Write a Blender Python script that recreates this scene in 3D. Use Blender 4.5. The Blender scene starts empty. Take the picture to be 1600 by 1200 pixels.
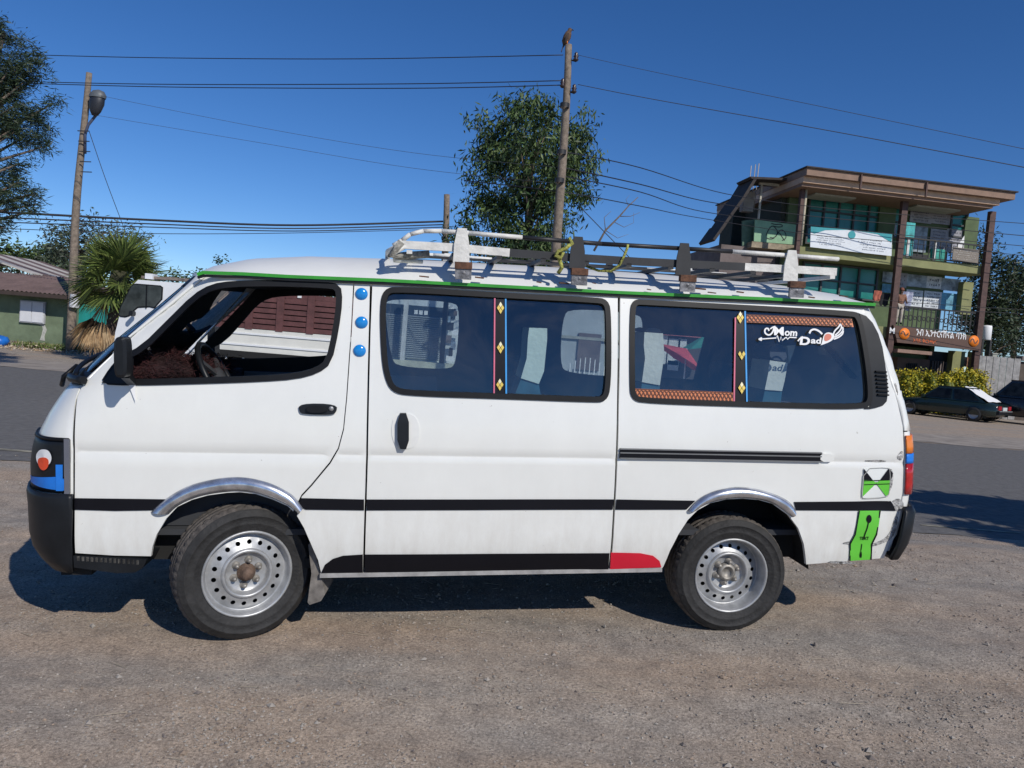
import bpy, math, random
import numpy as np
from mathutils import Vector, Matrix
from mathutils.geometry import delaunay_2d_cdt
R = random.Random(7)
S = bpy.context.scene
COL = S.collection
# ---------------------------------------------------------------- camera, sky, sun, exposure
FPX = 1200.0; EYE = 1.6
ROLL = math.radians(4.7); PITCH = math.atan(60 / FPX)
_fw = np.array([0, math.cos(PITCH), -math.sin(PITCH)]); _r0 = np.array([1.0, 0, 0]); _u0 = np.cross(_r0, _fw)
_rt = math.cos(ROLL) * _r0 + math.sin(ROLL) * _u0; _up = -math.sin(ROLL) * _r0 + math.cos(ROLL) * _u0
_eye = np.array([0, 0, EYE])
cd = bpy.data.cameras.new('camera'); cam = bpy.data.objects.new('camera', cd); COL.objects.link(cam)
cd.sensor_fit = 'HORIZONTAL'; cd.sensor_width = 36; cd.lens = 36 * FPX / 1600; cd.clip_start = .05; cd.clip_end = 3000
m = Matrix.Identity(4)
for i in range(3):
    m[i][0] = _rt[i]; m[i][1] = _up[i]; m[i][2] = -_fw[i]; m[i][3] = _eye[i]
cam.matrix_world = m
S.camera = cam
SUNV = Vector((.80, -1.1, 1.0)).normalized()          # towards the sun: behind the photographer, a little right
elev = math.asin(SUNV.z); azim = math.atan2(SUNV.x, SUNV.y)
w = bpy.data.worlds.new('World'); S.world = w; w.use_nodes = True
nt = w.node_tree; bg = nt.nodes['Background']
sky = nt.nodes.new('ShaderNodeTexSky'); sky.sky_type = 'NISHITA'; sky.sun_disc = False
sky.sun_elevation = elev; sky.sun_rotation = azim; sky.altitude = 2300; sky.air_density = 1.0; sky.dust_density = .05; sky.ozone_density = 5
hs = nt.nodes.new('ShaderNodeHueSaturation'); hs.inputs['Hue'].default_value = .507; hs.inputs['Saturation'].default_value = 1.2; hs.inputs['Value'].default_value = 1.02
nt.links.new(sky.outputs[0], hs.inputs['Color']); nt.links.new(hs.outputs[0], bg.inputs[0]); bg.inputs[1].default_value = .1
sl = bpy.data.lights.new('sun', 'SUN'); sl.energy = 3.6; sl.angle = math.radians(.5); sl.color = (1, .95, .87)
so = bpy.data.objects.new('sun', sl); COL.objects.link(so); so.rotation_euler = SUNV.to_track_quat('Z', 'Y').to_euler(); so.location = (10, -20, 20)
S.view_settings.view_transform = 'Standard'; S.view_settings.look = 'None'; S.view_settings.gamma = 1; S.view_settings.exposure = 0
S.view_settings.use_curve_mapping = False
S.render.engine = 'CYCLES'

# ---------------------------------------------------------------- pixel -> place
def ray(px, py): return _fw + _rt * (px - 800) / FPX - _up * (py - 600) / FPX
def G(px, py, Y):
    d = ray(px, py); return Vector(_eye + d * (Y / d[1]))
def GZ(px, py, z=0.0):
    d = ray(px, py); return Vector(_eye + d * ((z - EYE) / d[2]))

# ---------------------------------------------------------------- materials
MATS = {}
def mat(name, col, rough=.6, metal=0, var=.12, scale=4, bump=0, bscale=40, coat=0, spec=.5, col2=None, detail=6, emit=0):
    if name in MATS: return MATS[name]
    m = bpy.data.materials.new(name); m.use_nodes = True; MATS[name] = m
    n = m.node_tree.nodes; l = m.node_tree.links; b = n['Principled BSDF']
    b.inputs['Roughness'].default_value = rough; b.inputs['Metallic'].default_value = metal
    b.inputs['Coat Weight'].default_value = coat; b.inputs['Coat Roughness'].default_value = .08; b.inputs['Specular IOR Level'].default_value = spec
    tc = n.new('ShaderNodeTexCoord')
    nz = n.new('ShaderNodeTexNoise'); nz.inputs['Scale'].default_value = scale; nz.inputs['Detail'].default_value = detail; nz.inputs['Roughness'].default_value = .62
    l.new(tc.outputs['Object'], nz.inputs['Vector'])
    rp = n.new('ShaderNodeValToRGB'); e = rp.color_ramp.elements
    e[0].position = .33; e[1].position = .67
    c2 = col2 or [min(1, c * (1 + var)) for c in col]
    e[0].color = (*[c * (1 - var) for c in col], 1) if col2 is None else (*col, 1); e[1].color = (*c2, 1)
    l.new(nz.outputs['Fac'], rp.inputs[0]); l.new(rp.outputs[0], b.inputs['Base Color'])
    if bump:
        nb = n.new('ShaderNodeTexNoise'); nb.inputs['Scale'].default_value = bscale; nb.inputs['Detail'].default_value = 5
        l.new(tc.outputs['Object'], nb.inputs['Vector'])
        bm = n.new('ShaderNodeBump'); bm.inputs['Strength'].default_value = bump; bm.inputs['Distance'].default_value = .02
        l.new(nb.outputs['Fac'], bm.inputs['Height']); l.new(bm.outputs[0], b.inputs['Normal'])
    return m

def glassmat(name, tint, refl, rough=.015):
    m = bpy.data.materials.new(name); m.use_nodes = True; MATS[name] = m
    n = m.node_tree.nodes; l = m.node_tree.links
    n.remove(n['Principled BSDF']); out = n['Material Output']
    t = n.new('ShaderNodeBsdfTransparent'); t.inputs[0].default_value = (*tint, 1)
    g = n.new('ShaderNodeBsdfGlossy'); g.inputs['Roughness'].default_value = rough; g.inputs[0].default_value = (.95, .95, .93, 1)
    fr = n.new('ShaderNodeFresnel'); fr.inputs[0].default_value = 1.5
    mp = n.new('ShaderNodeMapRange'); mp.inputs[1].default_value = 0; mp.inputs[2].default_value = 1; mp.inputs[3].default_value = refl; mp.inputs[4].default_value = 1
    mx = n.new('ShaderNodeMixShader')
    l.new(fr.outputs[0], mp.inputs[0]); l.new(mp.outputs[0], mx.inputs[0]); l.new(t.outputs[0], mx.inputs[1]); l.new(g.outputs[0], mx.inputs[2]); tc = n.new('ShaderNodeTexCoord'); nz = n.new('ShaderNodeTexNoise'); nz.inputs['Scale'].default_value = 3.2; nz.inputs['Detail'].default_value = 8; nz.inputs['Roughness'].default_value = .7; nz.inputs['Distortion'].default_value = .6; l.new(tc.outputs['Object'], nz.inputs['Vector'])
    mr = n.new('ShaderNodeMapRange'); mr.inputs[1].default_value = .42; mr.inputs[2].default_value = .78; mr.inputs[3].default_value = .004; mr.inputs[4].default_value = .06; l.new(nz.outputs['Fac'], mr.inputs[0])
    df = n.new('ShaderNodeBsdfDiffuse'); df.inputs[0].default_value = (.42, .38, .33, 1); m2 = n.new('ShaderNodeMixShader'); l.new(mr.outputs[0], m2.inputs[0]); l.new(mx.outputs[0], m2.inputs[1]); l.new(df.outputs[0], m2.inputs[2]); l.new(m2.outputs[0], out.inputs[0])
    return m

# ---------------------------------------------------------------- objects
def tag(o, label=None, cat=None, group=None, kind=None):
    if label: o['label'] = label
    if cat: o['category'] = cat
    if group: o['group'] = group
    if kind: o['kind'] = kind
    return o
def empty(name, loc=(0, 0, 0), rz=0.0, label=None, cat=None, group=None):
    o = bpy.data.objects.new(name, None); COL.objects.link(o); o.location = loc; o.rotation_euler = (0, 0, rz); o.empty_display_size = .2
    return tag(o, label, cat, group)
def link(name, me, parent=None, loc=None, rz=None):
    o = bpy.data.objects.new(name, me); COL.objects.link(o)
    if parent: o.parent = parent
    if loc is not None: o.location = loc
    if rz is not None: o.rotation_euler = (0, 0, rz)
    return o
def mesh(name, V, F, mats, parent=None, smooth=False, fm=None, loc=None, rz=None):
    me = bpy.data.meshes.new(name); me.from_pydata([tuple(v) for v in V], [], F)
    for mm in (mats if isinstance(mats, (list, tuple)) else [mats]): me.materials.append(mm)
    if fm is not None: me.polygons.foreach_set('material_index', fm)
    if smooth is not False:
        me.polygons.foreach_set('use_smooth', [True] * len(F) if smooth is True else smooth)
    me.update()
    return link(name, me, parent, loc, rz)
class MB:
    def __init__(s): s.v = []; s.f = []; s.m = []; s.s = []; s.mi = 0
    def add(s, V, F, smooth=False):
        b = len(s.v); s.v += [tuple(v) for v in V]
        for f in F: s.f.append([i + b for i in f]); s.m.append(s.mi); s.s.append(smooth)
        return s
    def box(s, c, d, rz=0, M=None, taper=1.0):
        hx, hy, hz = d[0] / 2, d[1] / 2, d[2] / 2; P = []
        for z in (-1, 1):
            k = taper if z > 0 else 1
            for x, y in ((-1, -1), (1, -1), (1, 1), (-1, 1)): P.append(Vector((x * hx * k, y * hy * k, z * hz)))
        MM = M or Matrix.Rotation(rz, 3, 'Z'); P = [MM @ p + Vector(c) for p in P]
        return s.add(P, [[3, 2, 1, 0], [4, 5, 6, 7], [0, 1, 5, 4], [1, 2, 6, 5], [2, 3, 7, 6], [3, 0, 4, 7]])
    def bar(s, a, b, wd, hd, up=Vector((0, 0, 1))):
        a = Vector(a); b = Vector(b); t = (b - a).normalized(); x = t.cross(up)
        if x.length < 1e-4: x = t.cross(Vector((0, 1, 0)))
        x.normalize(); y = x.cross(t)
        P = [p + x * sx * wd / 2 + y * sy * hd / 2 for p in (a, b) for sx, sy in ((-1, -1), (1, -1), (1, 1), (-1, 1))]
        return s.add(P, [[3, 2, 1, 0], [4, 5, 6, 7], [0, 1, 5, 4], [1, 2, 6, 5], [2, 3, 7, 6], [3, 0, 4, 7]])
    def tube(s, pts, r, n=8, cap=True, smooth=True):
        pts = [Vector(p) for p in pts]; rs = r if isinstance(r, (list, tuple)) else [r] * len(pts); V = []; F = []; pu = None
        for i, p in enumerate(pts):
            t = (pts[min(i + 1, len(pts) - 1)] - pts[max(i - 1, 0)]).normalized()
            u = t.cross(Vector((0, 0, 1)) if abs(t.z) < .95 else Vector((0, 1, 0))) if pu is None else pu - t * pu.dot(t)
            u.normalize(); pu = u; q = t.cross(u)
            for k in range(n):
                a = 2 * math.pi * k / n; V.append(p + (u * math.cos(a) + q * math.sin(a)) * rs[i])
        for i in range(len(pts) - 1):
            for k in range(n):
                F.append([i * n + k, i * n + (k + 1) % n, (i + 1) * n + (k + 1) % n, (i + 1) * n + k])
        s.add(V, F, smooth)
        if cap: b = len(s.v) - len(V); s.add([], []); s.f.append([b + k for k in range(n)][::-1]); s.f.append([b + (len(pts) - 1) * n + k for k in range(n)]); s.m += [s.mi] * 2; s.s += [False] * 2
        return s
    def lathe(s, prof, n=40, axis='Y', c=(0, 0, 0), smooth=True, closed=False):
        V = []; F = []
        for (r, h) in prof:
            for k in range(n):
                a = 2 * math.pi * k / n; x, z = r * math.cos(a), r * math.sin(a)
                V.append((c[0] + x, c[1] + h, c[2] + z) if axis == 'Y' else (c[0] + x, c[1] + z, c[2] + h))
        m_ = len(prof)
        for i in range(m_ if closed else m_ - 1):
            j = (i + 1) % m_
            for k in range(n):
                q = [i * n + k, i * n + (k + 1) % n, j * n + (k + 1) % n, j * n + k]; F.append(q if axis == 'Y' else q[::-1])
        return s.add(V, F, smooth)
    def build(s, name, mats, parent=None, loc=None, rz=None):
        return mesh(name, s.v, s.f, mats, parent, s.s, s.m, loc, rz)
def poly_area(P): return sum(P[i][0] * P[(i + 1) % len(P)][1] - P[(i + 1) % len(P)][0] * P[i][1] for i in range(len(P))) / 2
def inset(P, d):
    if poly_area(P) < 0: P = P[::-1]
    n = len(P); out = []
    for i in range(n):
        a = Vector(P[i - 1]); b = Vector(P[i]); c = Vector(P[(i + 1) % n]); e1 = (b - a).normalized(); e2 = (c - b).normalized()
        n1 = Vector((-e1.y, e1.x)); n2 = Vector((-e2.y, e2.x)); k = n1 + n2
        if k.length < 1e-6: k = n1.copy()
        k.normalize(); out.append(tuple(b + k * d / max(.4, k.dot(n1))))
    return out
def chaikin(P, it=2, closed=True):
    for _ in range(it):
        Q = []; n = len(P)
        for i in range(n if closed else n - 1):
            a = P[i]; b = P[(i + 1) % n]
            Q += [(a[0] * .75 + b[0] * .25, a[1] * .75 + b[1] * .25), (a[0] * .25 + b[0] * .75, a[1] * .25 + b[1] * .75)]
        P = Q if closed else [P[0]] + Q + [P[-1]]
    return P
def rounder(P, r=.12):
    Q = []; n = len(P)
    for i in range(n):
        p, b, c = Vector(P[i - 1]), Vector(P[i]), Vector(P[(i + 1) % n])
        for t in ((p - b), (c - b)): Q.append(tuple(b + t * min(.45, r / t.length)))
    return chaikin(Q, 2)
def dens(P, step, closed=True):
    Q = []; n = len(P)
    for i in range(n if closed else n - 1):
        a = P[i]; b = P[(i + 1) % n]; L = math.hypot(b[0] - a[0], b[1] - a[1]); k = max(1, int(math.ceil(L / step)))
        for j in range(k): Q.append((a[0] + (b[0] - a[0]) * j / k, a[1] + (b[1] - a[1]) * j / k))
    if not closed: Q.append(P[-1])
    return Q
def inside(p, loops):
    x, y = p; r = False
    for P in loops:
        n = len(P); j = n - 1
        for i in range(n):
            if (P[i][1] > y) != (P[j][1] > y) and x < (P[j][0] - P[i][0]) * (y - P[i][1]) / (P[j][1] - P[i][1]) + P[i][0]: r = not r
            j = i
    return r
def fill2d(loops, step, rows=()):
    V = []; E = []
    for P in loops:
        b = len(V); V += [Vector(p) for p in P]; E += [(b + i, b + (i + 1) % len(P)) for i in range(len(P))]
    xs = [p[0] for p in loops[0]]; ys = [p[1] for p in loops[0]]; nb = len(V)
    if step:
        edgepts = np.array([tuple(v) for v in V])
        yl = list(np.arange(min(ys) + step * .6, max(ys), step)); yl = [y for y in yl if all(abs(y - r) > step * .5 for r in rows)] + [r for r in rows if min(ys) < r < max(ys)]
        for y in yl:
            for x in np.arange(min(xs) + step * .55, max(xs), step):
                if inside((x, y), loops) and np.min(np.abs(edgepts - (x, y)).sum(1)) > step * .45: V.append(Vector((x, y)))
    r = delaunay_2d_cdt(V, E, [], 0, 1e-6)
    vo = [tuple(v) for v in r[0]]; F = []
    for f in r[2]:
        c = (sum(vo[i][0] for i in f) / len(f), sum(vo[i][1] for i in f) / len(f))
        if abs(poly_area([vo[i] for i in f])) < 2e-7 * max(1, (max(xs) - min(xs)) ** 2 / 9): continue
        if inside(c, loops): F.append(list(f))
    return vo, F
def prism2d(loops, fn0, fn1, step=0):
    """front fn0(a,b)->3d, back fn1; closed solid"""
    vo, F = fill2d(loops, step); m_ = MB()
    V = [fn0(*p) for p in vo] + [fn1(*p) for p in vo]; n = len(vo); FF = []
    for f in F: FF.append(f); FF.append([i + n for i in f][::-1])
    cnt = {}
    for f in F:
        for i in range(len(f)): a, b = f[i], f[(i + 1) % len(f)]; cnt[(a, b)] = 1
    for (a, b) in cnt:
        if (b, a) not in cnt: FF.append([b, a, a + n, b + n])
    return V, FF
def text2d(s, size=1.0, shear=0.0, bold=0.0):
    c = bpy.data.curves.new('lettering', 'FONT'); c.body = s; c.size = size; c.shear = shear; c.offset = bold; c.resolution_u = 4
    o = bpy.data.objects.new('lettering', c); COL.objects.link(o)
    dg = bpy.context.evaluated_depsgraph_get(); me = o.evaluated_get(dg).to_mesh()
    V = [(v.co.x, v.co.y) for v in me.vertices]; F = [list(p.vertices) for p in me.polygons]
    o.evaluated_get(dg).to_mesh_clear(); bpy.data.objects.remove(o); bpy.data.curves.remove(c)
    return V, F
def ribbon(P, wd, closed=False):
    """2d polyline -> quads with width"""
    n = len(P); V = []; F = []
    for i, p in enumerate(P):
        a = P[(i - 1) % n] if closed or i else P[0]; b = P[(i + 1) % n] if closed or i < n - 1 else P[-1]
        dx, dy = b[0] - a[0], b[1] - a[1]; L = math.hypot(dx, dy) or 1
        w_ = wd[i] if isinstance(wd, (list, tuple)) else wd
        V += [(p[0] - dy / L * w_ / 2, p[1] + dx / L * w_ / 2), (p[0] + dy / L * w_ / 2, p[1] - dx / L * w_ / 2)]
    for i in range(n if closed else n - 1): j = (i + 1) % n; F.append([2 * i, 2 * i + 1, 2 * j + 1, 2 * j])
    return V, F
def copy_tree(o, parent=None):
    c = o.copy(); COL.objects.link(c)
    if parent: c.parent = parent
    for ch in list(o.children): copy_tree(ch, c)
    return c
def sm(x, a, b):
    t = min(1, max(0, (x - a) / (b - a))); return t * t * (3 - 2 * t)

# ---------------------------------------------------------------- palette
def vanpaint(name, col, dust):
    m = mat(name, col, .34, var=.03, scale=2.2, coat=.35); n = m.node_tree.nodes; l = m.node_tree.links; b = n['Principled BSDF']
    src = b.inputs['Base Color'].links[0].from_socket; tc = n.new('ShaderNodeTexCoord'); sp = n.new('ShaderNodeSeparateXYZ'); l.new(tc.outputs['Object'], sp.inputs[0])
    zr = n.new('ShaderNodeMapRange'); zr.inputs[1].default_value = .80; zr.inputs[2].default_value = .32; zr.inputs[3].default_value = .04; zr.inputs[4].default_value = dust; l.new(sp.outputs['Z'], zr.inputs[0])
    mp = n.new('ShaderNodeMapping'); mp.inputs['Scale'].default_value = (5, 1, 1.6); l.new(tc.outputs['Object'], mp.inputs[0])
    nz = n.new('ShaderNodeTexNoise'); nz.inputs['Scale'].default_value = 2.5; nz.inputs['Detail'].default_value = 9; nz.inputs['Roughness'].default_value = .72; l.new(mp.outputs[0], nz.inputs['Vector'])
    nr = n.new('ShaderNodeMapRange'); nr.inputs[1].default_value = .38; nr.inputs[2].default_value = .74; l.new(nz.outputs['Fac'], nr.inputs[0])
    mu = n.new('ShaderNodeMath'); mu.operation = 'MULTIPLY'; l.new(zr.outputs[0], mu.inputs[0]); l.new(nr.outputs[0], mu.inputs[1])
    # small chips and specks
    vn = n.new('ShaderNodeTexNoise'); vn.inputs['Scale'].default_value = 38; vn.inputs['Detail'].default_value = 4; l.new(tc.outputs['Object'], vn.inputs['Vector'])
    vr = n.new('ShaderNodeMapRange'); vr.inputs[1].default_value = .735; vr.inputs[2].default_value = .76; vr.inputs[4].default_value = .6; l.new(vn.outputs['Fac'], vr.inputs[0])
    mx = n.new('ShaderNodeMix'); mx.data_type = 'RGBA'; l.new(mu.outputs[0], mx.inputs[0]); l.new(src, mx.inputs[6]); mx.inputs[7].default_value = (.34, .28, .21, 1)
    m2 = n.new('ShaderNodeMix'); m2.data_type = 'RGBA'; l.new(vr.outputs[0], m2.inputs[0]); l.new(mx.outputs[2], m2.inputs[6]); m2.inputs[7].default_value = (.25, .20, .15, 1); l.new(m2.outputs[2], b.inputs['Base Color'])
    return m
M_WHITE = vanpaint('van_white_paint', (.76, .762, .725), .42)
M_ROOFW = mat('van_roof_paint', (.74, .74, .71), .4, var=.05, scale=3, coat=.1)
M_LINER = mat('dark_lining', (.035, .037, .042), .9, var=.1)
M_BLACK = mat('black_rubber', (.006, .0065, .008), .5, var=.2, scale=20, spec=.25)
M_BLACKP = mat('black_plastic', (.010, .0115, .014), .42, var=.25, scale=9, spec=.3)
M_STRIPE = mat('black_stripe_film', (.005, .005, .008), .4, var=.1, spec=.25)
M_GREEN = mat('green_paint_line', (.035, .30, .03), .4, var=.15, scale=8)
M_DARK = mat('dark_underbody', (.012, .012, .012), .9)
M_TYRE = mat('tyre_rubber', (.020, .0195, .0195), .75, var=.45, scale=14, bump=.25, bscale=60)
M_TREAD = mat('dusty_tread', (.095, .083, .073), .95, var=.4, scale=25, bump=.4, bscale=70)
M_RIM = mat('silver_wheel_paint', (.38, .385, .39), .4, metal=.4, var=.22, scale=14)
M_HUB = mat('worn_hub_metal', (.30, .28, .25), .55, metal=.5, var=.35, scale=30)
M_RUST = mat('rust', (.11, .05, .028), .85, var=.5, scale=30, bump=.3)
M_CHROME = mat('chrome_trim', (.62, .63, .66), .24, metal=.85, var=.3, scale=14)
M_WOOD = mat('weathered_wood', (.20, .16, .125), .9, var=.35, scale=9, bump=.5, bscale=25)
M_WIRE = mat('cable_black', (.012, .012, .018), .6)
M_GLASS = glassmat('tinted_window_film', (.74, .82, .88), .085)
M_CLEAR = glassmat('clear_glass', (.82, .86, .86), .03)
M_TEAL = glassmat('teal_mirror_glass', (.02, .16, .14), .3)
M_DKGLASS = mat('dark_vehicle_glass', (.010, .013, .016), .1, var=.6, scale=4, spec=.25)
# ================================================================ ground and road
ROAD0, ROAD1 = 8.35, 19.5
def gh(x, y):
    k = (1 - sm(abs(x), 3.4, 8)) * (1 - sm(y, 5.9, 8.2))
    return k * (.028 + .038 * (x + 1.28) + .02 * (y - 4))
def rut(x, y): return .022 * mnoise.noise((x * .16 + 3, y * 2.6 + .12 * x, 11)) * (1 - sm(y, 6.5, 8))
def groundmat():
    m = bpy.data.materials.new('gravel_dirt'); m.use_nodes = True
    n = m.node_tree.nodes; l = m.node_tree.links; b = n['Principled BSDF']; b.inputs['Roughness'].default_value = .95; b.inputs['Specular IOR Level'].default_value = .2
    tc = n.new('ShaderNodeTexCoord')
    def noise(sc, d=6, r=.6, mp=None):
        z = n.new('ShaderNodeTexNoise'); z.inputs['Scale'].default_value = sc; z.inputs['Detail'].default_value = d; z.inputs['Roughness'].default_value = r
        l.new((mp or tc).outputs['Object' if mp is None else 0], z.inputs['Vector']); return z
    def ramp(src, a, ca, b_, cb):
        r = n.new('ShaderNodeValToRGB'); e = r.color_ramp.elements; e[0].position = a; e[0].color = (*ca, 1); e[1].position = b_; e[1].color = (*cb, 1); l.new(src, r.inputs[0]); return r
    def mixc(f, a, b_, mode='MIX', fv=None):
        x = n.new('ShaderNodeMix'); x.data_type = 'RGBA'; x.blend_type = mode
        if f is not None: l.new(f, x.inputs[0])
        else: x.inputs[0].default_value = fv
        l.new(a, x.inputs[6]); l.new(b_, x.inputs[7]); return x
    mp = n.new('ShaderNodeMapping'); mp.inputs['Scale'].default_value = (.35, 1.3, 1); mp.inputs['Rotation'].default_value = (0, 0, .12); l.new(tc.outputs['Object'], mp.inputs[0])
    big = noise(.9, 5, .6, mp); mid = noise(7); fine = noise(75, 8, .75); grain = noise(260, 3, .7)
    base = ramp(big.outputs[0], .38, (.43, .34, .262), .60, (.355, .32, .28))
    m1 = ramp(mid.outputs[0], .3, (.72, .72, .73), .72, (1.18, 1.17, 1.15))
    m2 = ramp(fine.outputs[0], .32, (.42, .41, .40), .68, (1.5, 1.48, 1.46))
    m3 = ramp(grain.outputs[0], .3, (.45, .45, .45), .7, (1.5, 1.5, 1.5))
    c = mixc(None, base.outputs[0], m1.outputs[0], 'MULTIPLY', 1); c = mixc(None, c.outputs[2], m2.outputs[0], 'MULTIPLY', 1); c = mixc(None, c.outputs[2], m3.outputs[0], 'MULTIPLY', .8)
    vo = n.new('ShaderNodeTexVoronoi'); vo.inputs['Scale'].default_value = 48; l.new(tc.outputs['Object'], vo.inputs['Vector'])
    peb = ramp(vo.outputs['Distance'], .16, (1, 1, 1), .26, (0, 0, 0))
    sel = n.new('ShaderNodeMath'); sel.operation = 'MULTIPLY'; pm = ramp(mid.outputs[0], .5, (0, 0, 0), .62, (1, 1, 1)); l.new(peb.outputs[0], sel.inputs[0]); l.new(pm.outputs[0], sel.inputs[1])
    hue = ramp(vo.outputs['Color'], .2, (.15, .13, .12), .8, (.40, .37, .34))
    c = mixc(sel.outputs[0], c.outputs[2], hue.outputs[0])
    l.new(c.outputs[2], b.inputs['Base Color'])
    ad = n.new('ShaderNodeMath'); ad.operation = 'ADD'; l.new(fine.outputs[0], ad.inputs[0]); l.new(sel.outputs[0], ad.inputs[1])
    ad2 = n.new('ShaderNodeMath'); ad2.operation = 'ADD'; l.new(ad.outputs[0], ad2.inputs[0]); l.new(mid.outputs[0], ad2.inputs[1])
    bp = n.new('ShaderNodeBump'); bp.inputs['Strength'].default_value = .6; bp.inputs['Distance'].default_value = .012; l.new(ad2.outputs[0], bp.inputs['Height']); l.new(bp.outputs[0], b.inputs['Normal'])
    return m
M_GROUND = groundmat()
def grow(a, b, st, far, k=1.35):
    v = list(np.arange(a, b + 1e-6, st)); d = st; x = b
    hi = []
    while x < far: d *= k; x += d; hi.append(x)
    return v, hi
gx, hx = grow(-6.5, 6.5, .13, 420); gx = [-h for h in hx][::-1] + gx + hx
gy, hy = grow(-.5, 9, .13, 900); gy = [-60, -25, -10, -5, -2] + gy + hy
from mathutils import noise as mnoise
V = []; F = []
for y in gy:
    for x in gx:
        z = gh(x, y)
        if -1 < y < 8.2 and abs(x) < 9: z += rut(x, y) + .016 * mnoise.noise((x * .9, y * 2.2, 0)) + .008 * mnoise.noise((x * 3.1, y * 3.7, 4)) 
        V.append((x, y, z if y < 300 else z - (y - 300) * .01))
nx = len(gx)
for j in range(len(gy) - 1):
    for i in range(nx - 1): a = j * nx + i; F.append([a, a + 1, a + nx + 1, a + nx])
tag(mesh('ground', V, F, M_GROUND, smooth=True), kind='structure')
M_ASPH = mat('asphalt', (.138, .132, .125), .9, var=.24, scale=9, detail=12, bump=.5, bscale=120, col2=None)
M_LINE = mat('faded_road_paint', (.27, .25, .19), .85, var=.5, scale=7)
def strip(name, x0, x1, ya, yb, z, m_, jit=.06, st=.4):
    V = []; F = []; xs = np.arange(x0, x1, st)
    for i, x in enumerate(xs):
        V += [(x, ya + jit * mnoise.noise((x * .8, 3, 1)) + jit * .5 * mnoise.noise((x * 3, 3, 1)), z), (x, yb + jit * mnoise.noise((x * .7, 9, 1)) + jit * .5 * mnoise.noise((x * 3, 9, 1)), z)]
        if i: a = 2 * i; F.append([a - 2, a, a + 1, a - 1])
    return tag(mesh(name, V, F, m_), kind='structure')
def on_lot(o):
    for v in o.data.vertices: v.co.z += max(0, gh(v.co.x, v.co.y)) 
strip('road', -160, 160, ROAD0 - .5, ROAD1, .006, M_ASPH, .38)
q = MB(); x = -60
while x < 60:
    L = R.uniform(.5, 2.6); w_ = R.uniform(.05, .11); q.add([(x, ROAD0 - w_ / 2 + R.uniform(-.01, .01), .011), (x + L, ROAD0 - w_ / 2, .011), (x + L, ROAD0 + w_ / 2, .011), (x, ROAD0 + w_ / 2 + R.uniform(-.01, .01), .011)], [[0, 1, 2, 3]]); x += L + (R.uniform(.03, .3) if R.random() < .8 else 0)
tag(q.build('road_marking', M_LINE), kind='structure')
strip('road_shoulder', -160, 160, ROAD1 - .05, ROAD1 + 3.2, .012, mat('pale_shoulder_dirt', (.30, .26, .22), .95, var=.25, scale=2, bump=.5, bscale=60), .35)
# pebbles and straw
def scatter_gravel():
    rg = np.random.default_rng(3); ico = np.array([(1, 0, 0), (0, 1, 0), (-1, 0, 0), (0, -1, 0), (0, 0, 1), (0, 0, -.6)], float)
    T = np.array([[0, 1, 4], [1, 2, 4], [2, 3, 4], [3, 0, 4], [1, 0, 5], [2, 1, 5], [3, 2, 5], [0, 3, 5]])
    PV = []; PM = []; n = 0
    while n < 26000:
        y = 1.9 + 6.2 * R.random() ** 1.7; x = R.uniform(-.74, .74) * y
        d = mnoise.noise((x * .7, y * 1.5, 2)) + .5 * mnoise.noise((x * 2.5, y * 2.5, 7))
        if d < R.uniform(-.35, .5): continue
        s = .0035 + .0075 * R.random() ** 2.2
        if R.random() < .014: s = R.uniform(.011, .024)
        z = gh(x, y) + rut(x, y) + .016 * mnoise.noise((x * .9, y * 2.2, 0)) + .008 * mnoise.noise((x * 3.1, y * 3.7, 4)) + s * .2; PV.append((x, y, z, s)); PM.append(R.choice((0, 0, 1, 2, 3))); n += 1
    A_ = np.array(PV); a_ = rg.uniform(0, 6.28, n); g = rg.uniform(.55, 1.2, (n, 6, 3)) * A_[:, 3][:, None, None] * np.array([1, .75, .65]); p = ico[None] * g
    X = p[:, :, 0] * np.cos(a_)[:, None] - p[:, :, 1] * np.sin(a_)[:, None] + A_[:, 0][:, None]; Y_ = p[:, :, 0] * np.sin(a_)[:, None] + p[:, :, 1] * np.cos(a_)[:, None] + A_[:, 1][:, None]; Z_ = p[:, :, 2] + A_[:, 2][:, None]
    o = mesh('gravel', np.stack([X, Y_, Z_], 2).reshape(-1, 3).tolist(), (T[None] + 6 * np.arange(n)[:, None, None]).reshape(-1, 3).tolist(), [mat('stone_grey', (.30, .27, .235), .9, var=.3, scale=30), mat('stone_brown', (.29, .22, .165), .9, var=.3, scale=30), mat('stone_dark', (.16, .135, .12), .9, var=.3, scale=30), mat('stone_pale', (.33, .29, .25), .9, var=.2, scale=30)], fm=np.repeat(PM, 8).astype(np.int32))
    tag(o, 'loose grey and brown gravel strewn over the dirt lot', kind='stuff')
    q = MB()
    for _ in range(160):
        y = 1.9 + 5 * R.random(); x = R.uniform(-.72, .72) * y; a = R.gauss(0, .5); L = R.uniform(.015, .06); z = gh(x, y) + rut(x, y) + .016 * mnoise.noise((x * .9, y * 2.2, 0)) + .008 * mnoise.noise((x * 3.1, y * 3.7, 4)) + .006
        q.bar((x - L * math.cos(a), y - L * math.sin(a), z), (x + L * math.cos(a), y + L * math.sin(a), z + .003), .0018, .0014)
    tag(q.build('dry_straw', mat('straw', (.40, .34, .25), .8, var=.2)), 'bits of pale dry straw lying on the dirt lot', kind='stuff')
scatter_gravel()

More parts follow.
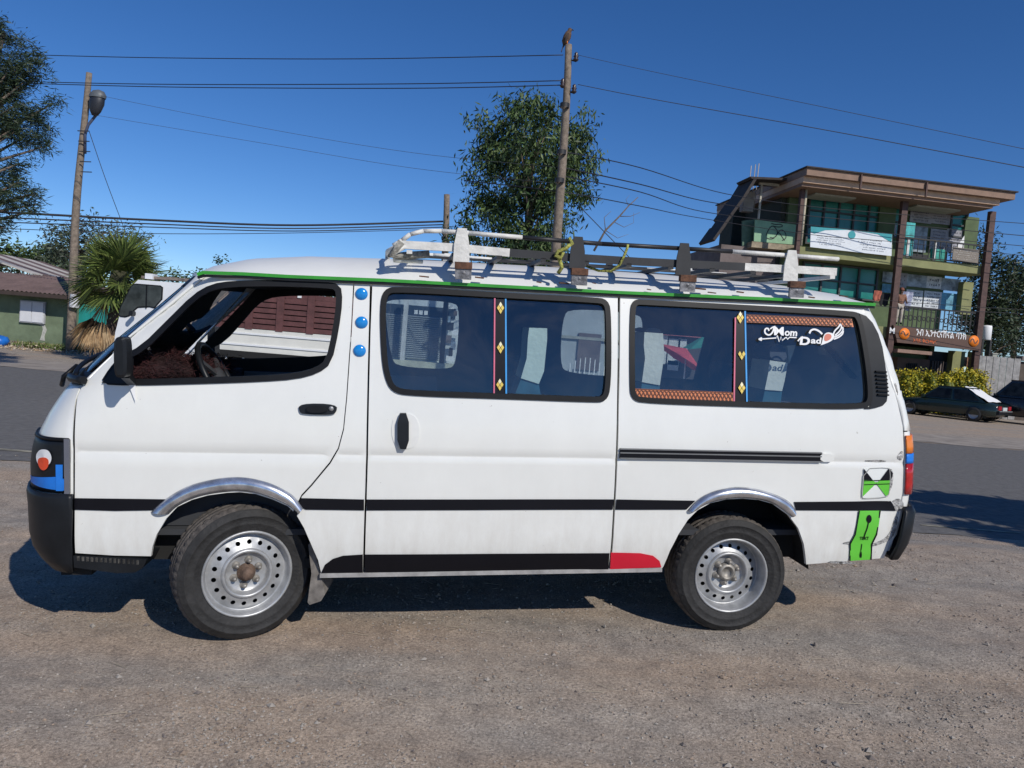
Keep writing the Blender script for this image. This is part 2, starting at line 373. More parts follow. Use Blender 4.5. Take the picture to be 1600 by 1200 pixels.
# ================================================================ foliage helpers
def leafmats(name, cols):
    out = []
    for i, c in enumerate(cols):
        k = f'{name}_{i}'
        m = mat(k, c, .55, var=.3, scale=1.5, spec=.35); b = m.node_tree.nodes['Principled BSDF']
        b.inputs['Subsurface Weight'].default_value = 0
        out.append(m)
    return out
RN = np.random.default_rng(5)
def leaves(name, centers, per, spread, length, width, mats, parent, droop=.8, w_mat=None):
    """leaf-shaped faces (two triangles each, folded) spread round clump centres"""
    C = np.repeat(np.asarray(centers, float), per, 0); n = len(C)
    sp = np.asarray(spread, float); P = C + RN.normal(0, 1, (n, 3)) * sp
    th = RN.uniform(0, 2 * np.pi, n); el = RN.normal(-droop, .5, n)
    D = np.stack([np.cos(th) * np.cos(el), np.sin(th) * np.cos(el), np.sin(el)], 1)
    U = RN.normal(0, 1, (n, 3)); W = np.cross(D, U); W /= np.linalg.norm(W, axis=1)[:, None] + 1e-9
    L = length * RN.uniform(.6, 1.3, n)[:, None]; Wd = width * RN.uniform(.7, 1.2, n)[:, None]
    a = P; b = P + D * L * .45 + W * Wd; c = P + D * L; d = P + D * L * .45 - W * Wd
    V = np.stack([a, b, c, d], 1).reshape(-1, 3); F = np.arange(4 * n).reshape(-1, 4)
    me = bpy.data.meshes.new(name); me.from_pydata(V.tolist(), [], F.tolist())
    for mm in mats: me.materials.append(mm)
    k = np.repeat(RN.choice(len(mats), len(centers), p=w_mat), per); jit = RN.random(n) < .25; k[jit] = RN.choice(len(mats), jit.sum())
    me.polygons.foreach_set('material_index', k.astype(np.int32)); me.update()
    return link(name, me, parent)
def blob_points(blobs, n, shell=.55):
    """points in ellipsoids ((x,y,z),(rx,ry,rz)), biased to the outside"""
    vol = np.array([b[1][0] * b[1][1] * b[1][2] for b in blobs]) ** .7; k = RN.choice(len(blobs), n, p=vol / vol.sum()); out = []
    for i in k:
        v = RN.normal(0, 1, 3); v /= np.linalg.norm(v); r = (shell ** 3 + (1 - shell ** 3) * RN.random()) ** (1 / 3)
        out.append(np.array(blobs[i][0]) + v * r * np.array(blobs[i][1]))
    return np.array(out)
def tree(name, label, base, trunk, blobs, nclump, per, spread, length, width, mats, r0=.2, droop=.8, group=None, nlimb=14, bark=None, cat='tree', shell=.55):
    t = empty(name, base, 0, label, cat, group); b0 = Vector(base)
    loc = [((Vector(c) - b0), r) for c, r in blobs]
    pts = blob_points(loc, nclump, shell)
    leaves('crown', pts, per, spread, length, width, mats, t, droop)
    q = MB(); tp = [Vector(p) - b0 for p in trunk]; q.tube(tp, [r0 * (1 - .75 * i / (len(tp) - 1)) for i in range(len(tp))], 8)
    for i in RN.choice(len(pts), min(nlimb, len(pts)), replace=False):
        e = Vector(pts[i]); z0 = min(e.z * .75, tp[-1].z); s = tp[0]
        for a, b_ in zip(tp, tp[1:]):
            if a.z <= z0 <= b_.z: s = a.lerp(b_, (z0 - a.z) / max(1e-3, b_.z - a.z))
        if z0 >= tp[-1].z: s = tp[-1]
        mid = s.lerp(e, .5) + Vector((R.gauss(0, .1), R.gauss(0, .1), .15)) * (e - s).length * .5
        q.tube([s, mid, e], [r0 * .35, r0 * .2, r0 * .06], 5)
    q.build('trunk', bark or mat('bark', (.16, .125, .095), .95, var=.3, scale=8, bump=.5), t)
    return t

# ================================================================ big buildings: three storey block at the right
class Plane:
    def __init__(s, O, yaw): s.O = Vector(O); s.u = Vector((math.cos(yaw), math.sin(yaw), 0)); s.n = Vector((-math.sin(yaw), math.cos(yaw), 0)); s.yaw = yaw
    def at(s, px, py, v=0):
        d = Vector(ray(px, py)); o = Vector(_eye); k = (s.O + s.n * v - o).dot(s.n) / d.dot(s.n); p = o + d * k - s.O
        return p.dot(s.u), p.z
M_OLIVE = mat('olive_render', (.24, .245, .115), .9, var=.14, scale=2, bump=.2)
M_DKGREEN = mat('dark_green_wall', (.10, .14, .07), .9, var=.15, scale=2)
M_PALEG = mat('pale_green_panel', (.26, .44, .28), .8, var=.12, scale=3)
M_FASC1 = mat('brown_fascia_sheet', (.24, .15, .105), .7, var=.15, scale=3)
M_FASC2 = mat('tan_fascia_sheet', (.56, .38, .26), .7, var=.12, scale=3)
M_BRPOST = mat('rusty_brown_post', (.085, .045, .038), .7, var=.3, scale=6)
M_SOFFIT = mat('soffit_board', (.36, .36, .31), .9, var=.15)
M_SIGNBR = mat('brown_sign_face', (.105, .055, .038), .6, var=.1)
M_ORANGE = mat('orange_enamel', (.85, .22, .02), .5, var=.05)
M_WPRINT = mat('white_lettering', (.80, .80, .80), .6, var=.03)
M_OPRINT = mat('orange_lettering', (.62, .13, .03), .6, var=.05)
M_IRON = mat('black_wrought_iron', (.02, .02, .022), .6, var=.2)
M_SHEETD = mat('old_corrugated_sheet', (.035, .028, .027), .8, var=.35, scale=3)
M_GREYW = mat('grey_block_wall', (.16, .13, .125), .95, var=.2, scale=2, bump=.3)
M_PLAQUE = mat('grey_brown_plaque', (.22, .19, .16), .8, var=.1)
M_ALU = mat('dark_mullion', (.05, .055, .06), .6, var=.1)
def solid(name, PL, quad, v0, v1, m_, parent, off=(0, 0)):
    """px quad (corners in the picture, lying on the plane at depth v0) -> solid slab v0..v1"""
    P = [PL.at(x, y, v0) for x, y in quad]
    V, F = prism2d([P if poly_area(P) > 0 else P[::-1]], lambda a, b: (a, v0, b), lambda a, b: (a, v1, b))
    return mesh(name, V, F, m_, parent)
def rect(name, PL, tl, br, v0, v1, m_, parent):
    a, b = PL.at(*tl, v0), PL.at(*br, v0)
    q = MB(); q.box(((a[0] + b[0]) / 2, (v0 + v1) / 2, (a[1] + b[1]) / 2), (abs(b[0] - a[0]), abs(v1 - v0), abs(a[1] - b[1])))
    return q.build(name, m_, parent)
def textpane(name, PL, s, p0, height, v, m_, parent, bold=.0, fit=None, shear=0):
    tv, tf = text2d(s, 1, shear, bold); x1 = max(p[0] for p in tv); a = PL.at(*p0, v)
    sx = height
    if fit: b = PL.at(*fit, v); sx = (b[0] - a[0]) / x1
    return mesh(name, [(a[0] + x * sx, v, a[1] + y * height) for x, y in tv], [f for f in tf], m_, parent)
def scribble_lines(name, PL, tl, br, v, rows, m_, parent, frac=.55, ragged=.2, seed=1):
    """rows of small irregular marks, as unreadable print looks from afar"""
    rr = random.Random(seed); a, b = PL.at(*tl, v), PL.at(*br, v); q = MB(); H = (a[1] - b[1]) / rows
    for i in range(rows):
        z = a[1] - (i + .5) * H; x = a[0] + rr.random() * ragged * (b[0] - a[0]); xe = b[0] - rr.random() * ragged * (b[0] - a[0])
        while x < xe:
            w_ = H * rr.uniform(.25, .6); h = H * frac * rr.uniform(.6, 1); k = rr.randrange(3)
            q.box((x + w_ / 2, v, z), (w_ * .3, .004, h))
            if k: q.box((x + w_ / 2, v + .001, z + (h * .4 if k == 1 else -h * .35)), (w_, .004, h * .25))
            x += w_ * 1.25
            if rr.random() < .18: x += H * .5
    return tag(q.build(name, m_, parent), kind='stuff')
def building():
    YB = 38.0; O = G(1395, 610, YB); O = Vector((O.x, O.y, 0)); yaw = math.radians(8); PL = Plane(O, yaw); A = PL.at
    t = empty('shop_building', O, yaw, 'three storey green and tan building with balconies and a brown bank sign', 'building')
    # floors, walls
    uL = A(1250, 392)[0]; uR = A(1532, 470)[0]; uLL = A(1112, 400, 1.5)[0]
    zs2 = (A(1250, 397)[1] + A(1400, 413)[1] + A(1533, 432)[1]) / 3; zt2 = zs2 + .42
    zs1 = (A(1400, 538)[1] + A(1533, 549)[1]) / 2; zt1 = (A(1400, 508)[1] + A(1533, 527)[1]) / 2
    zr = (A(1262, 287, -1.2)[1] + A(1555, 325, -1.2)[1]) / 2; zrt = (A(1258, 263, -1.25)[1] + A(1582, 300, -1.25)[1]) / 2
    q = MB(); D = 1.7
    def wallbox(u0, u1, z0, z1, v, mi): q.mi = mi; q.box(((u0 + u1) / 2, v, (z0 + z1) / 2), (u1 - u0, .25, z1 - z0))
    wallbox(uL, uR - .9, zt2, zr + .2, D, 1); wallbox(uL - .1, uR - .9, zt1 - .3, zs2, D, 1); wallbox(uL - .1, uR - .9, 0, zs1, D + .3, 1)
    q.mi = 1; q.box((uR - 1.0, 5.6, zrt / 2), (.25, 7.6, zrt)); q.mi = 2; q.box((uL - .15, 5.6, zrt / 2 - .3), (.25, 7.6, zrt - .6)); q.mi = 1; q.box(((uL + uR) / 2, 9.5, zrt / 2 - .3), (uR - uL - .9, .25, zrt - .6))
    q.build('wall', [M_OLIVE, M_DKGREEN, mat('shaded_wing_wall', (.04, .045, .035), .95)], t)  # near-black colour stands for the shade under the wing roof
    for z0, z1 in ((zs2, zt2), (zs1 + .3, zt1 - .02)):
        q = MB(); q.box(((uL + uR) / 2, D / 2 + .02, (z0 + z1) / 2), (uR - uL + .2, D + .1, z1 - z0)); q.build('floor_slab', M_OLIVE, t)
    # roof: two step fascia, overhanging
    a0 = A(1258, 263, -1.1)[0]; a1 = A(1582, 300, -1.1)[0]
    q = MB(); h = zrt - zr
    q.mi = 0; q.box(((a0 + a1) / 2, 3.9, zrt - h * .22), (a1 - a0, 10.4, h * .44)); q.mi = 2; q.box(((a0 + a1) / 2, 3.9, zrt + .03), (a1 - a0 + .15, 10.6, .06))
    q.mi = 1; q.box(((a0 + a1) / 2 - .25, 4.05, zrt - h * .62), (a1 - a0 - .55, 10.1, h * .36)); q.mi = 0; q.box(((a0 + a1) / 2 - .35, 4.1, zrt - h * .9), (a1 - a0 - .8, 9.9, h * .2))
    q.build('roof', [M_FASC1, M_FASC2, M_SHEETD], t)
    for px, py in ((1345, 280), (1447, 295)): u, z = A(px, py, -1.35); q = MB(); q.box((u, -1.38, zrt - h * .5), (.07, .08, h * .9)); q.build('fascia_bracket', M_BRPOST, t)
    for l_, r_ in ((1272, 1335), (1432, 1500)):
        u0, u1 = A(l_, 300, .2)[0], A(r_, 310, .2)[0]; q = MB(); q.box(((u0 + u1) / 2, .6, zr - .05), (u1 - u0, 1.1, .08)); q.build('soffit_panel', M_SOFFIT, t)
    # full height brown posts and the gutter pipe
    for (tx, ty, bx, by, wd) in ((1252, 292, 1246, 392, .2), (1416, 308, 1393, 470, .3), (1551, 330, 1528, 500, .3)):
        u = (A(tx, ty, -.15)[0] + A(bx, by, -.15)[0]) / 2; q = MB(); q.box((u, -.2, zr / 2), (wd, .22, zr)); q.build('column', M_BRPOST, t)
    u = A(1259, 300, -.25)[0]; q = MB(); q.tube([(u, -.3, zr), (u, -.3, zt2)], .06, 8); q.build('drain_pipe', mat('pale_pipe', (.45, .40, .30), .7), t)
    # green pillars
    for tl, br, v in (((1376, 318), (1393, 402), D - .35), ((1510, 338), (1524, 400), D - .35), ((1506, 440), (1516, 492), D - .6), ((1490, 548), (1503, 600), D - .5), ((1521, 550), (1531, 598), D - .5)):
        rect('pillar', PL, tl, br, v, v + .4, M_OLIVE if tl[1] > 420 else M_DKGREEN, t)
    # teal glazing with mullions
    def window(tl, br, nx_, nz_, v, m_=M_TEAL):
        a, b = A(*tl, v), A(*br, v); wf = MB(); W_, H_ = b[0] - a[0], a[1] - b[1]
        for i in range(nx_ + 1): wf.box((a[0] + W_ * i / nx_, v - .03, (a[1] + b[1]) / 2), (.09, .12, H_ + .1))
        for j in range(nz_ + 1): wf.box(((a[0] + b[0]) / 2, v - .032, b[1] + H_ * j / nz_), (W_, .1, .08))
        fr = wf.build('window', M_ALU, t)
        for i in range(nx_):
            for j in range(nz_):
                q = MB(); q.box((a[0] + W_ * (i + .5) / nx_, v + .02, b[1] + H_ * (j + .5) / nz_), (W_ / nx_ - .05, .02, H_ / nz_ - .05)); q.build('pane', m_, fr)
    M_T2 = mat('teal_pane', (.02, .20, .17), .25, var=.2, scale=.8, spec=.6)
    window((1266, 302), (1374, 392), 5, 3, D - .2, M_T2); window((1256, 410), (1366, 470), 4, 2, D - .2, M_T2); window((1487, 333), (1507, 372), 1, 2, D - .2, M_T2); window((1395, 322), (1410, 372), 1, 2, D - .2, M_T2)
    # posters and doors on the upper floors
    M_P = [mat('grey_poster', (.33, .33, .37), .7, var=.2, scale=3), mat('white_poster', (.60, .63, .66), .7, var=.25, scale=5), mat('blue_poster', (.12, .33, .46), .6, var=.4, scale=3), mat('faded_photo_poster', (.30, .36, .42), .7, var=.6, scale=2.5)]
    M_PR = mat('poster_print', (.06, .07, .10), .8, var=.3)
    PS = [((1424, 322), (1455, 350), 0, 5), ((1457, 325), (1486, 352), 0, 5), ((1424, 352), (1446, 395), 3, 0), ((1455, 357), (1478, 392), 0, 6), ((1480, 358), (1502, 396), 0, 6), ((1387, 350), (1399, 372), 0, 4),
          ((1380, 424), (1394, 442), 3, 0), ((1379, 443), (1393, 458), 2, 0), ((1405, 426), (1416, 450), 0, 3), ((1418, 428), (1447, 450), 3, 0), ((1449, 431), (1470, 452), 1, 2), ((1472, 434), (1500, 456), 3, 0), ((1417, 452), (1440, 480), 1, 4), ((1445, 454), (1470, 484), 1, 5), ((1472, 457), (1496, 486), 2, 0)]
    for i, (tl, br, k, rows) in enumerate(PS):
        p = rect('poster', PL, tl, br, D - .22 - .004 * (i % 3), D - .19, M_P[k], t)
        if rows: scribble_lines('print', PL, (tl[0] + 2, tl[1] + 2), (br[0] - 2, br[1] - 2), D - .24, rows, M_PR, p, .5, .15, i)
    rect('doorway', PL, (1425, 396), (1448, 415), D - .2, D - .16, M_IRON, t)
    # balcony banner, plaque, railings
    M_BAN = mat('white_banner_cloth', (.70, .74, .78), .7, var=.06); M_BTEAL = mat('banner_teal', (.03, .30, .34), .6, var=.1)
    bq = [(1267, 354), (1394, 366), (1393, 400), (1266, 386)]
    ban = solid('banner', PL, bq, -.25, -.22, M_BAN, t)
    for k, poly in enumerate(([(1267, 354), (1330, 359), (1290, 359.5), (1273, 365), (1267, 363)], [(1340, 361), (1394, 366), (1393, 379), (1385, 374), (1372, 366)])): solid('banner_stripe', PL, poly, -.262 - .002 * k, -.251, M_BTEAL, ban)
    c = A(1331, 367, -.26); q = MB(); q.lathe([(.19, -.268), (0, -.268)], 20, 'Y', (c[0], 0, c[1])); q.lathe([(.19, -.268), (.19, -.25)], 20, 'Y', (c[0], 0, c[1])); q.build('banner_emblem', M_BTEAL, ban)
    MBL = mat('banner_print', (.10, .12, .16), .7)
    scribble_lines('banner_lettering', PL, (1275, 366), (1322, 387), -.257, 5, MBL, ban, .5, .2, 3); scribble_lines('banner_lettering', PL, (1338, 371), (1388, 396), -.257, 5, MBL, ban, .5, .25, 5)
    def rail(l_, r_, zb, zt, v, step, name='railing', fancy=False):
        u0, u1 = A(*l_, v)[0], A(*r_, v)[0]; rl = MB(); rl.box(((u0 + u1) / 2, v, zt), (u1 - u0, .07, .07)); rl.box(((u0 + u1) / 2, v, zb + .06), (u1 - u0, .05, .05))
        o = rl.build(name, M_IRON, t); u = u0 + step / 2; i = 0
        while u < u1:
            b = MB(); b.box((u, v, (zb + zt) / 2), (.045 if fancy else .03, .03, zt - zb - .08)); b.build('baluster', M_IRON, o)
            if fancy:
                r_s = step * .36; P = [(u + step / 2 + r_s * math.cos(k * .628), v + .001, (zb + zt) / 2 + r_s * (1.6 if i % 2 else .9) * math.sin(k * .628)) for k in range(11)]
                b = MB(); b.tube(P, .022, 4, False); b.build('scroll', M_IRON, o)
            u += step; i += 1
    rail((1410, 405), (1530, 420), zt2, zt2 + .95, -.12, .3)
    rail((1394, 500), (1530, 515), zt1, zt1 + 1.05, -.12, .24, fancy=True)
    for px in (1418, 1460): u = A(px, 400, -.1)[0]; q = MB(); q.box((u, -.06, zt2 + .5), (.12, .06, 1.0)); q.build('railing_post', mat('white_post', (.6, .6, .58), .7), t)
    rect('railing_panel', PL, (1417, 347), (1425, 402), -.05, -.02, mat('teal_print_panel', (.05, .36, .36), .6, var=.4, scale=5), t); rect('railing_panel', PL, (1455, 388), (1475, 408), .05, .08, mat('teal_chair_back', (.03, .30, .24), .6, var=.3, scale=8), t)
    pl = rect('plaque', PL, (1490, 386), (1528, 411), -.2, -.16, M_PLAQUE, t); scribble_lines('plaque_lettering', PL, (1492, 389), (1527, 409), -.207, 5, mat('plaque_print', (.62, .60, .56), .7), pl, .4, .15, 9)
    solid('flag', PL, [(1507, 368), (1506, 388), (1494, 387)], .3, .31, M_WPRINT, t)
    # the bank sign
    sg = solid('sign_board', PL, [(1396, 508), (1533, 527), (1532, 548), (1402, 535)], -.42, -.2, M_SIGNBR, t)
    for px, py in ((1413, 521.5), (1521.5, 533)):
        c = A(px, py, -.43); q = MB(); q.lathe([(.28, -.43), (.28, -.445), (0, -.445)], 24, 'Y', (c[0], 0, c[1])); q.build('sign_emblem', M_ORANGE, sg)
        P = [(-.2, -.06), (-.13, .1), (-.04, .1), (.04, -.1), (.12, -.1), (.2, .06)]; rv, rf = ribbon(chaikin(P, 2, False), .055); mesh('emblem_mark', [(c[0] + x, -.45, c[1] + y) for x, y in rv], rf, M_SIGNBR, sg)
    a = A(1431, 523, -.43); b = A(1509, 531, -.43); zz = (a[1] + b[1]) / 2
    tv, tf = text2d('ንብ ኢንተርናሽናል ባንክ', 1, 0, .012); x1 = max(p[0] for p in tv); k = (b[0] - a[0]) / x1
    mesh('sign_lettering', [(a[0] + x * k, -.43, zz + y * k * 1.25) for x, y in tv], tf, M_WPRINT, sg)
    a = A(1427, 530, -.43); b = A(1464, 533, -.43); tv, tf = text2d('አባይ ቅርንጫፍ', 1, 0, .012); x1 = max(p[0] for p in tv); k = (b[0] - a[0]) / x1
    mesh('sign_lettering', [(a[0] + x * k, -.43, zz - .34 + y * k) for x, y in tv], tf, M_OPRINT, sg)
    a = A(1394, 516, -.43); tv, tf = text2d('M', 1, 0, .01); mesh('sign_lettering', [(a[0] - .15 + x * .4, -.43, a[1] - .15 + y * .4) for x, y in tv], tf, M_WPRINT, sg)
    # ground floor
    rect('awning', PL, (1403, 545), (1456, 555), -.6, .6, mat('brown_awning', (.26, .16, .12), .7, var=.15), t)
    w1 = rect('shop_front', PL, (1403, 558), (1449, 600), D - .3, D + .1, mat('brown_shop_wall', (.20, .12, .09), .9, var=.1), t)
    g = MB()
    for i in range(6): u, z = A(1417 + i * 3, 573, D - .34); g.box((u, D - .34, z), (.05, .05, .35))
    g.build('window_grille', M_IRON, w1)
    rect('doorway', PL, (1452, 548), (1488, 598), D - .05, D, M_IRON, t)
    for i in range(7): u, z = A(1459 + i * 4.2, 572, D - .2); q = MB(); q.box((u, D - .1, 1.3), (.07, .05, 2.6)); q.build('folding_door_bar', M_GREYW, t)
    rect('poster', PL, (1501, 557), (1519, 574), D - .3, D - .28, mat('brown_food_poster', (.34, .17, .10), .6, var=.7, scale=4), t)
    # left wing under the stepped sheet roof
    v = 1.6; W_ = MB(); u0 = A(1113, 380, v)[0]; u1 = uL - .1
    zp0 = A(1215, 386, v)[1]; zp1 = A(1182, 344, v)[1]
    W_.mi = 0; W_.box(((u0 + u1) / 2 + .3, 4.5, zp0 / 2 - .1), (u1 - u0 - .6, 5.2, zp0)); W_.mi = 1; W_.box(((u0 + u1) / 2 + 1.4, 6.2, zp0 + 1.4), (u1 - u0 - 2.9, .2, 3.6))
    W_.build('wing_wall', [M_GREYW, mat('shaded_wing_wall', (.04, .045, .035), .95)], t)  # wing shade put into the darker of the two wall colours
    p = solid('balcony_panel', PL, [(1180, 343), (1250, 352), (1250, 383), (1178, 377)], v - .1, v, M_PALEG, t)
    q = solid('balcony_ledge', PL, [(1175, 377), (1250, 384), (1250, 393), (1174, 386)], v - .2, v + 1, mat('stained_ledge', (.30, .25, .18), .9, var=.3), t)
    solid('balcony_side', PL, [(1160, 345), (1180, 343), (1178, 380), (1160, 384)], v + .4, v + .5, mat('side_panel_green', (.12, .20, .14), .8, var=.2), t)
    for P in ([(1197, 368), (1200, 360), (1206, 352), (1212, 356), (1216, 364), (1210, 372), (1203, 371)], [(1214, 366), (1220, 358), (1227, 362), (1229, 372), (1222, 376)], [(1205, 349), (1212, 351), (1220, 350), (1224, 354), (1215, 355), (1208, 353)], [(1212, 370), (1217, 362), (1222, 370), (1226, 376)], [(1198, 372), (1204, 374), (1210, 372)]):
        L = [PL.at(x, y, v - .11) for x, y in P]; rv, rf = ribbon(chaikin(L, 2, False), .045); mesh('scrawl', [(a, v - .108, b) for a, b in rv], rf, M_IRON, p)
    for (tx, ty, bx, by) in ((1192, 289, 1183, 343), (1253, 300, 1249, 352)):
        a, b = A(tx, ty, v - .15), A(bx, by, v - .15); q = MB(); q.box(((a[0] + b[0]) / 2, v - .15, (a[1] + b[1]) / 2), (.09, .09, a[1] - b[1])); q.build('post', mat('pale_post', (.42, .40, .34), .8, var=.2), t)
    a, b = A(1186, 286, v - .2), A(1245, 293, v - .2); q = MB(); q.bar((a[0], v - .2, a[1]), (b[0], v - .2, b[1]), .12, .12); q.build('roof_beam', mat('pale_beam', (.5, .46, .38), .8, var=.2), t)
    # stepped sheets, each overlapping the next one down
    prof = [(1250, 279), (1180, 276), (1163, 304), (1146, 327), (1132, 347), (1119, 365)]
    for i in range(len(prof) - 1):
        a, b = Vector(A(*prof[i], v - 1.0)), Vector(A(*prof[i + 1], v - 1.0)); b = b + (b - a).normalized() * .25
        L = [tuple(a), tuple(b), (b.x + .10, b.y - .10), (a.x + .10, a.y - .10)]; L = L if poly_area(L) > 0 else L[::-1]
        VV, FF = prism2d([L], lambda p, q_: (p, v - 1.0 + .02 * (i % 2), q_ - .012 * i), lambda p, q_: (p, v + .6 + .25 * (i % 3), q_ - .012 * i)); mesh('roof_sheet', VV, FF, M_SHEETD, t)
    # reinforcing bars sticking up behind the lean-to
    q = MB()
    for dx in (0, .22, .4): u, z = A(1170, 290, 2.5); q.tube([(u + dx, 2.5, z - 1.2), (u + dx + .03, 2.5, z + 1.0 + dx * .4)], .025, 5)
    u, z = A(1166, 300, 2.5); q.box((u + .1, 2.5, z - .5), (.55, .4, 1.0)); q.build('concrete_stub', mat('bare_concrete', (.33, .31, .29), .9), t)
    return PL
BPL = building()
# ================================================================ left side: house, gate, roofs, poles, palm, trees
def quadpatch(name, pts, m_, parent=None, th=.04, n=Vector((0, 1, 0))):
    P = [Vector(p) for p in pts]; k = len(P); V = P + [p + n * th for p in P]; F = [list(range(k)), [k + i for i in range(k)][::-1]] + [[(i + 1) % k, i, k + i, k + (i + 1) % k] for i in range(k)]
    return mesh(name, V, F, m_, parent)
def loc(o, P): return [Vector(p) - o.location for p in P]
M_GWALL = mat('mossy_green_plaster', (.155, .20, .125), .95, var=.22, scale=1.6, bump=.25, bscale=20)
M_BROOF = mat('brown_roof_sheet', (.155, .105, .095), .75, var=.2, scale=2); M_PALER = mat('pale_roof_sheet', (.50, .46, .41), .7, var=.15, scale=3)
M_TEALP = mat('teal_gate_paint', (.015, .27, .25), .55, var=.15, scale=3)
def house():
    Y = 29.0; xr_ = G(116, 545, Y).x; xl = xr_ - 11; t = empty('house', (xr_ - 5, Y, 0), 0, 'low green plastered house with brown sheet roof at the left', 'house'); o = t.location
    q = MB(); q.box((-.5, 3, 1.12), (11, 6, 2.24)); q.build('wall', M_GWALL, t)
    q = MB(); q.box((-.5, -.02, .12), (11.02, .08, .24)); q.build('plinth', mat('dusty_plinth', (.24, .21, .17), .95, var=.3, scale=2), t)
    e0 = G(20, 454, Y - .7).z; r0 = G(60, 430, Y + 3).z
    for i in range(11):
        xa = 5.35 - i * 1.02; V = []; F = []; nseg = 12
        for k in range(nseg + 1):
            x = xa - k * 1.02 / nseg; dz = .022 * (1 if k % 2 else -1); xt = min(x, 3.6) if i < 2 else x
            V += [(x, -.75, e0 + dz), (min(x, 3.4), 3.0, r0 + dz)]
            if k: F.append([2 * k, 2 * k - 2, 2 * k - 1, 2 * k + 1][::-1])
        mesh('roof_sheet', V, F, M_BROOF, t)
    quadpatch('roof_hip', [(5.35, -.75, e0), (3.4, 3.0, r0), (5.35, 6.7, e0)], M_BROOF, t, .03, Vector((0, 0, -1)))
    q = MB(); q.box((-.3, -.72, e0 - .09), (11.3, .05, .14)); q.build('fascia', mat('dark_fascia', (.05, .035, .03), .9), t)
    a, b = G(34, 470, Y - .05) - o, G(69, 505, Y - .05) - o; zc = (a.z + b.z) / 2; fr = MB(); fr.box(((a.x + b.x) / 2, -.06, zc), (b.x - a.x + .06, .08, a.z - b.z + .06)); f = fr.build('window', mat('window_frame_grey', (.45, .46, .48), .7), t)
    for k in (0, 1): w2 = (b.x - a.x) / 2; q = MB(); q.box((a.x + w2 * (k + .5), -.11, zc), (w2 - .03, .04, a.z - b.z - .02)); q.build('shutter_leaf', mat('white_shutter', (.66, .67, .70), .6, var=.05), f)
    L = [G(px, py, Y - .06) - o for px, py in ((56, 505), (66, 507), (69, 515), (66, 524), (65, 532))]; rv, rf = ribbon([(p.x, p.z) for p in L], [.05, .12, .16, .12, .2]); mesh('plaster_patch', [(x, -.012, z) for x, z in rv], rf, mat('pale_patch', (.45, .45, .40), .9, var=.25, scale=8), t)
    # striped roof house behind
    t2 = empty('house', (xr_ - 6, 34, 0), 0, 'house behind with a roof of alternating pale and brown sheets', 'house'); o = t2.location
    zA, zB = G(0, 404, 37).z + .25, G(95, 434, 37).z; xA, xB = G(-12, 404, 37).x - o.x, G(103, 434, 37).x - o.x
    q = MB(); q.box(((xA + xB) / 2 - 1, 3, zB / 2 - .2), (xB - xA + 1, 6, zB - .3)); q.build('wall', M_GREYW, t2)
    for i in range(8):
        y0 = .4 + i * .8; mm = M_PALER if i % 2 == 0 else M_BROOF; P = [(xA, y0, zA), (xB, y0, zB), (xB, y0 + .82, zB + .004), (xA, y0 + .82, zA + .004)]; quadpatch('roof_sheet', P, mm, t2, .05, Vector((0, 0, -1)))
    quadpatch('roof_sheet', [(xA, .4, zA), (xA, 6.8, zA), (xA - 5, 6.8, zB), (xA - 5, .4, zB)], M_BROOF, t2, .05, Vector((0, 0, -1)))
    # teal gate
    a = G(119, 470, Y + .2); b = G(162, 541, Y + .2); g = empty('metal_gate', (a.x, Y + .2, 0), 0, 'teal painted sheet metal gate beside the green house', 'gate'); h = 1.75; wd = b.x - a.x + .6
    for k in range(3): q = MB(); q.box((wd * (k + .5) / 3, 0, h / 2 + .08), (wd / 3 - .015, .04, h)); q.build('gate_panel', M_TEALP, g)
    q = MB(); q.box((wd / 2, -.01, .06), (wd + .1, .1, .12)); q.build('sill', mat('pale_sill', (.4, .36, .32), .9), g)
    # compound wall between the gate and the truck
    w3 = empty('compound_wall', (a.x + wd + .1, Y + .4, 0), 0, 'dark plastered compound wall running behind the palm', 'wall'); q = MB(); q.box((3.0, .1, .8), (6, .2, 1.6)); q.build('wall', M_GREYW, w3)
house()
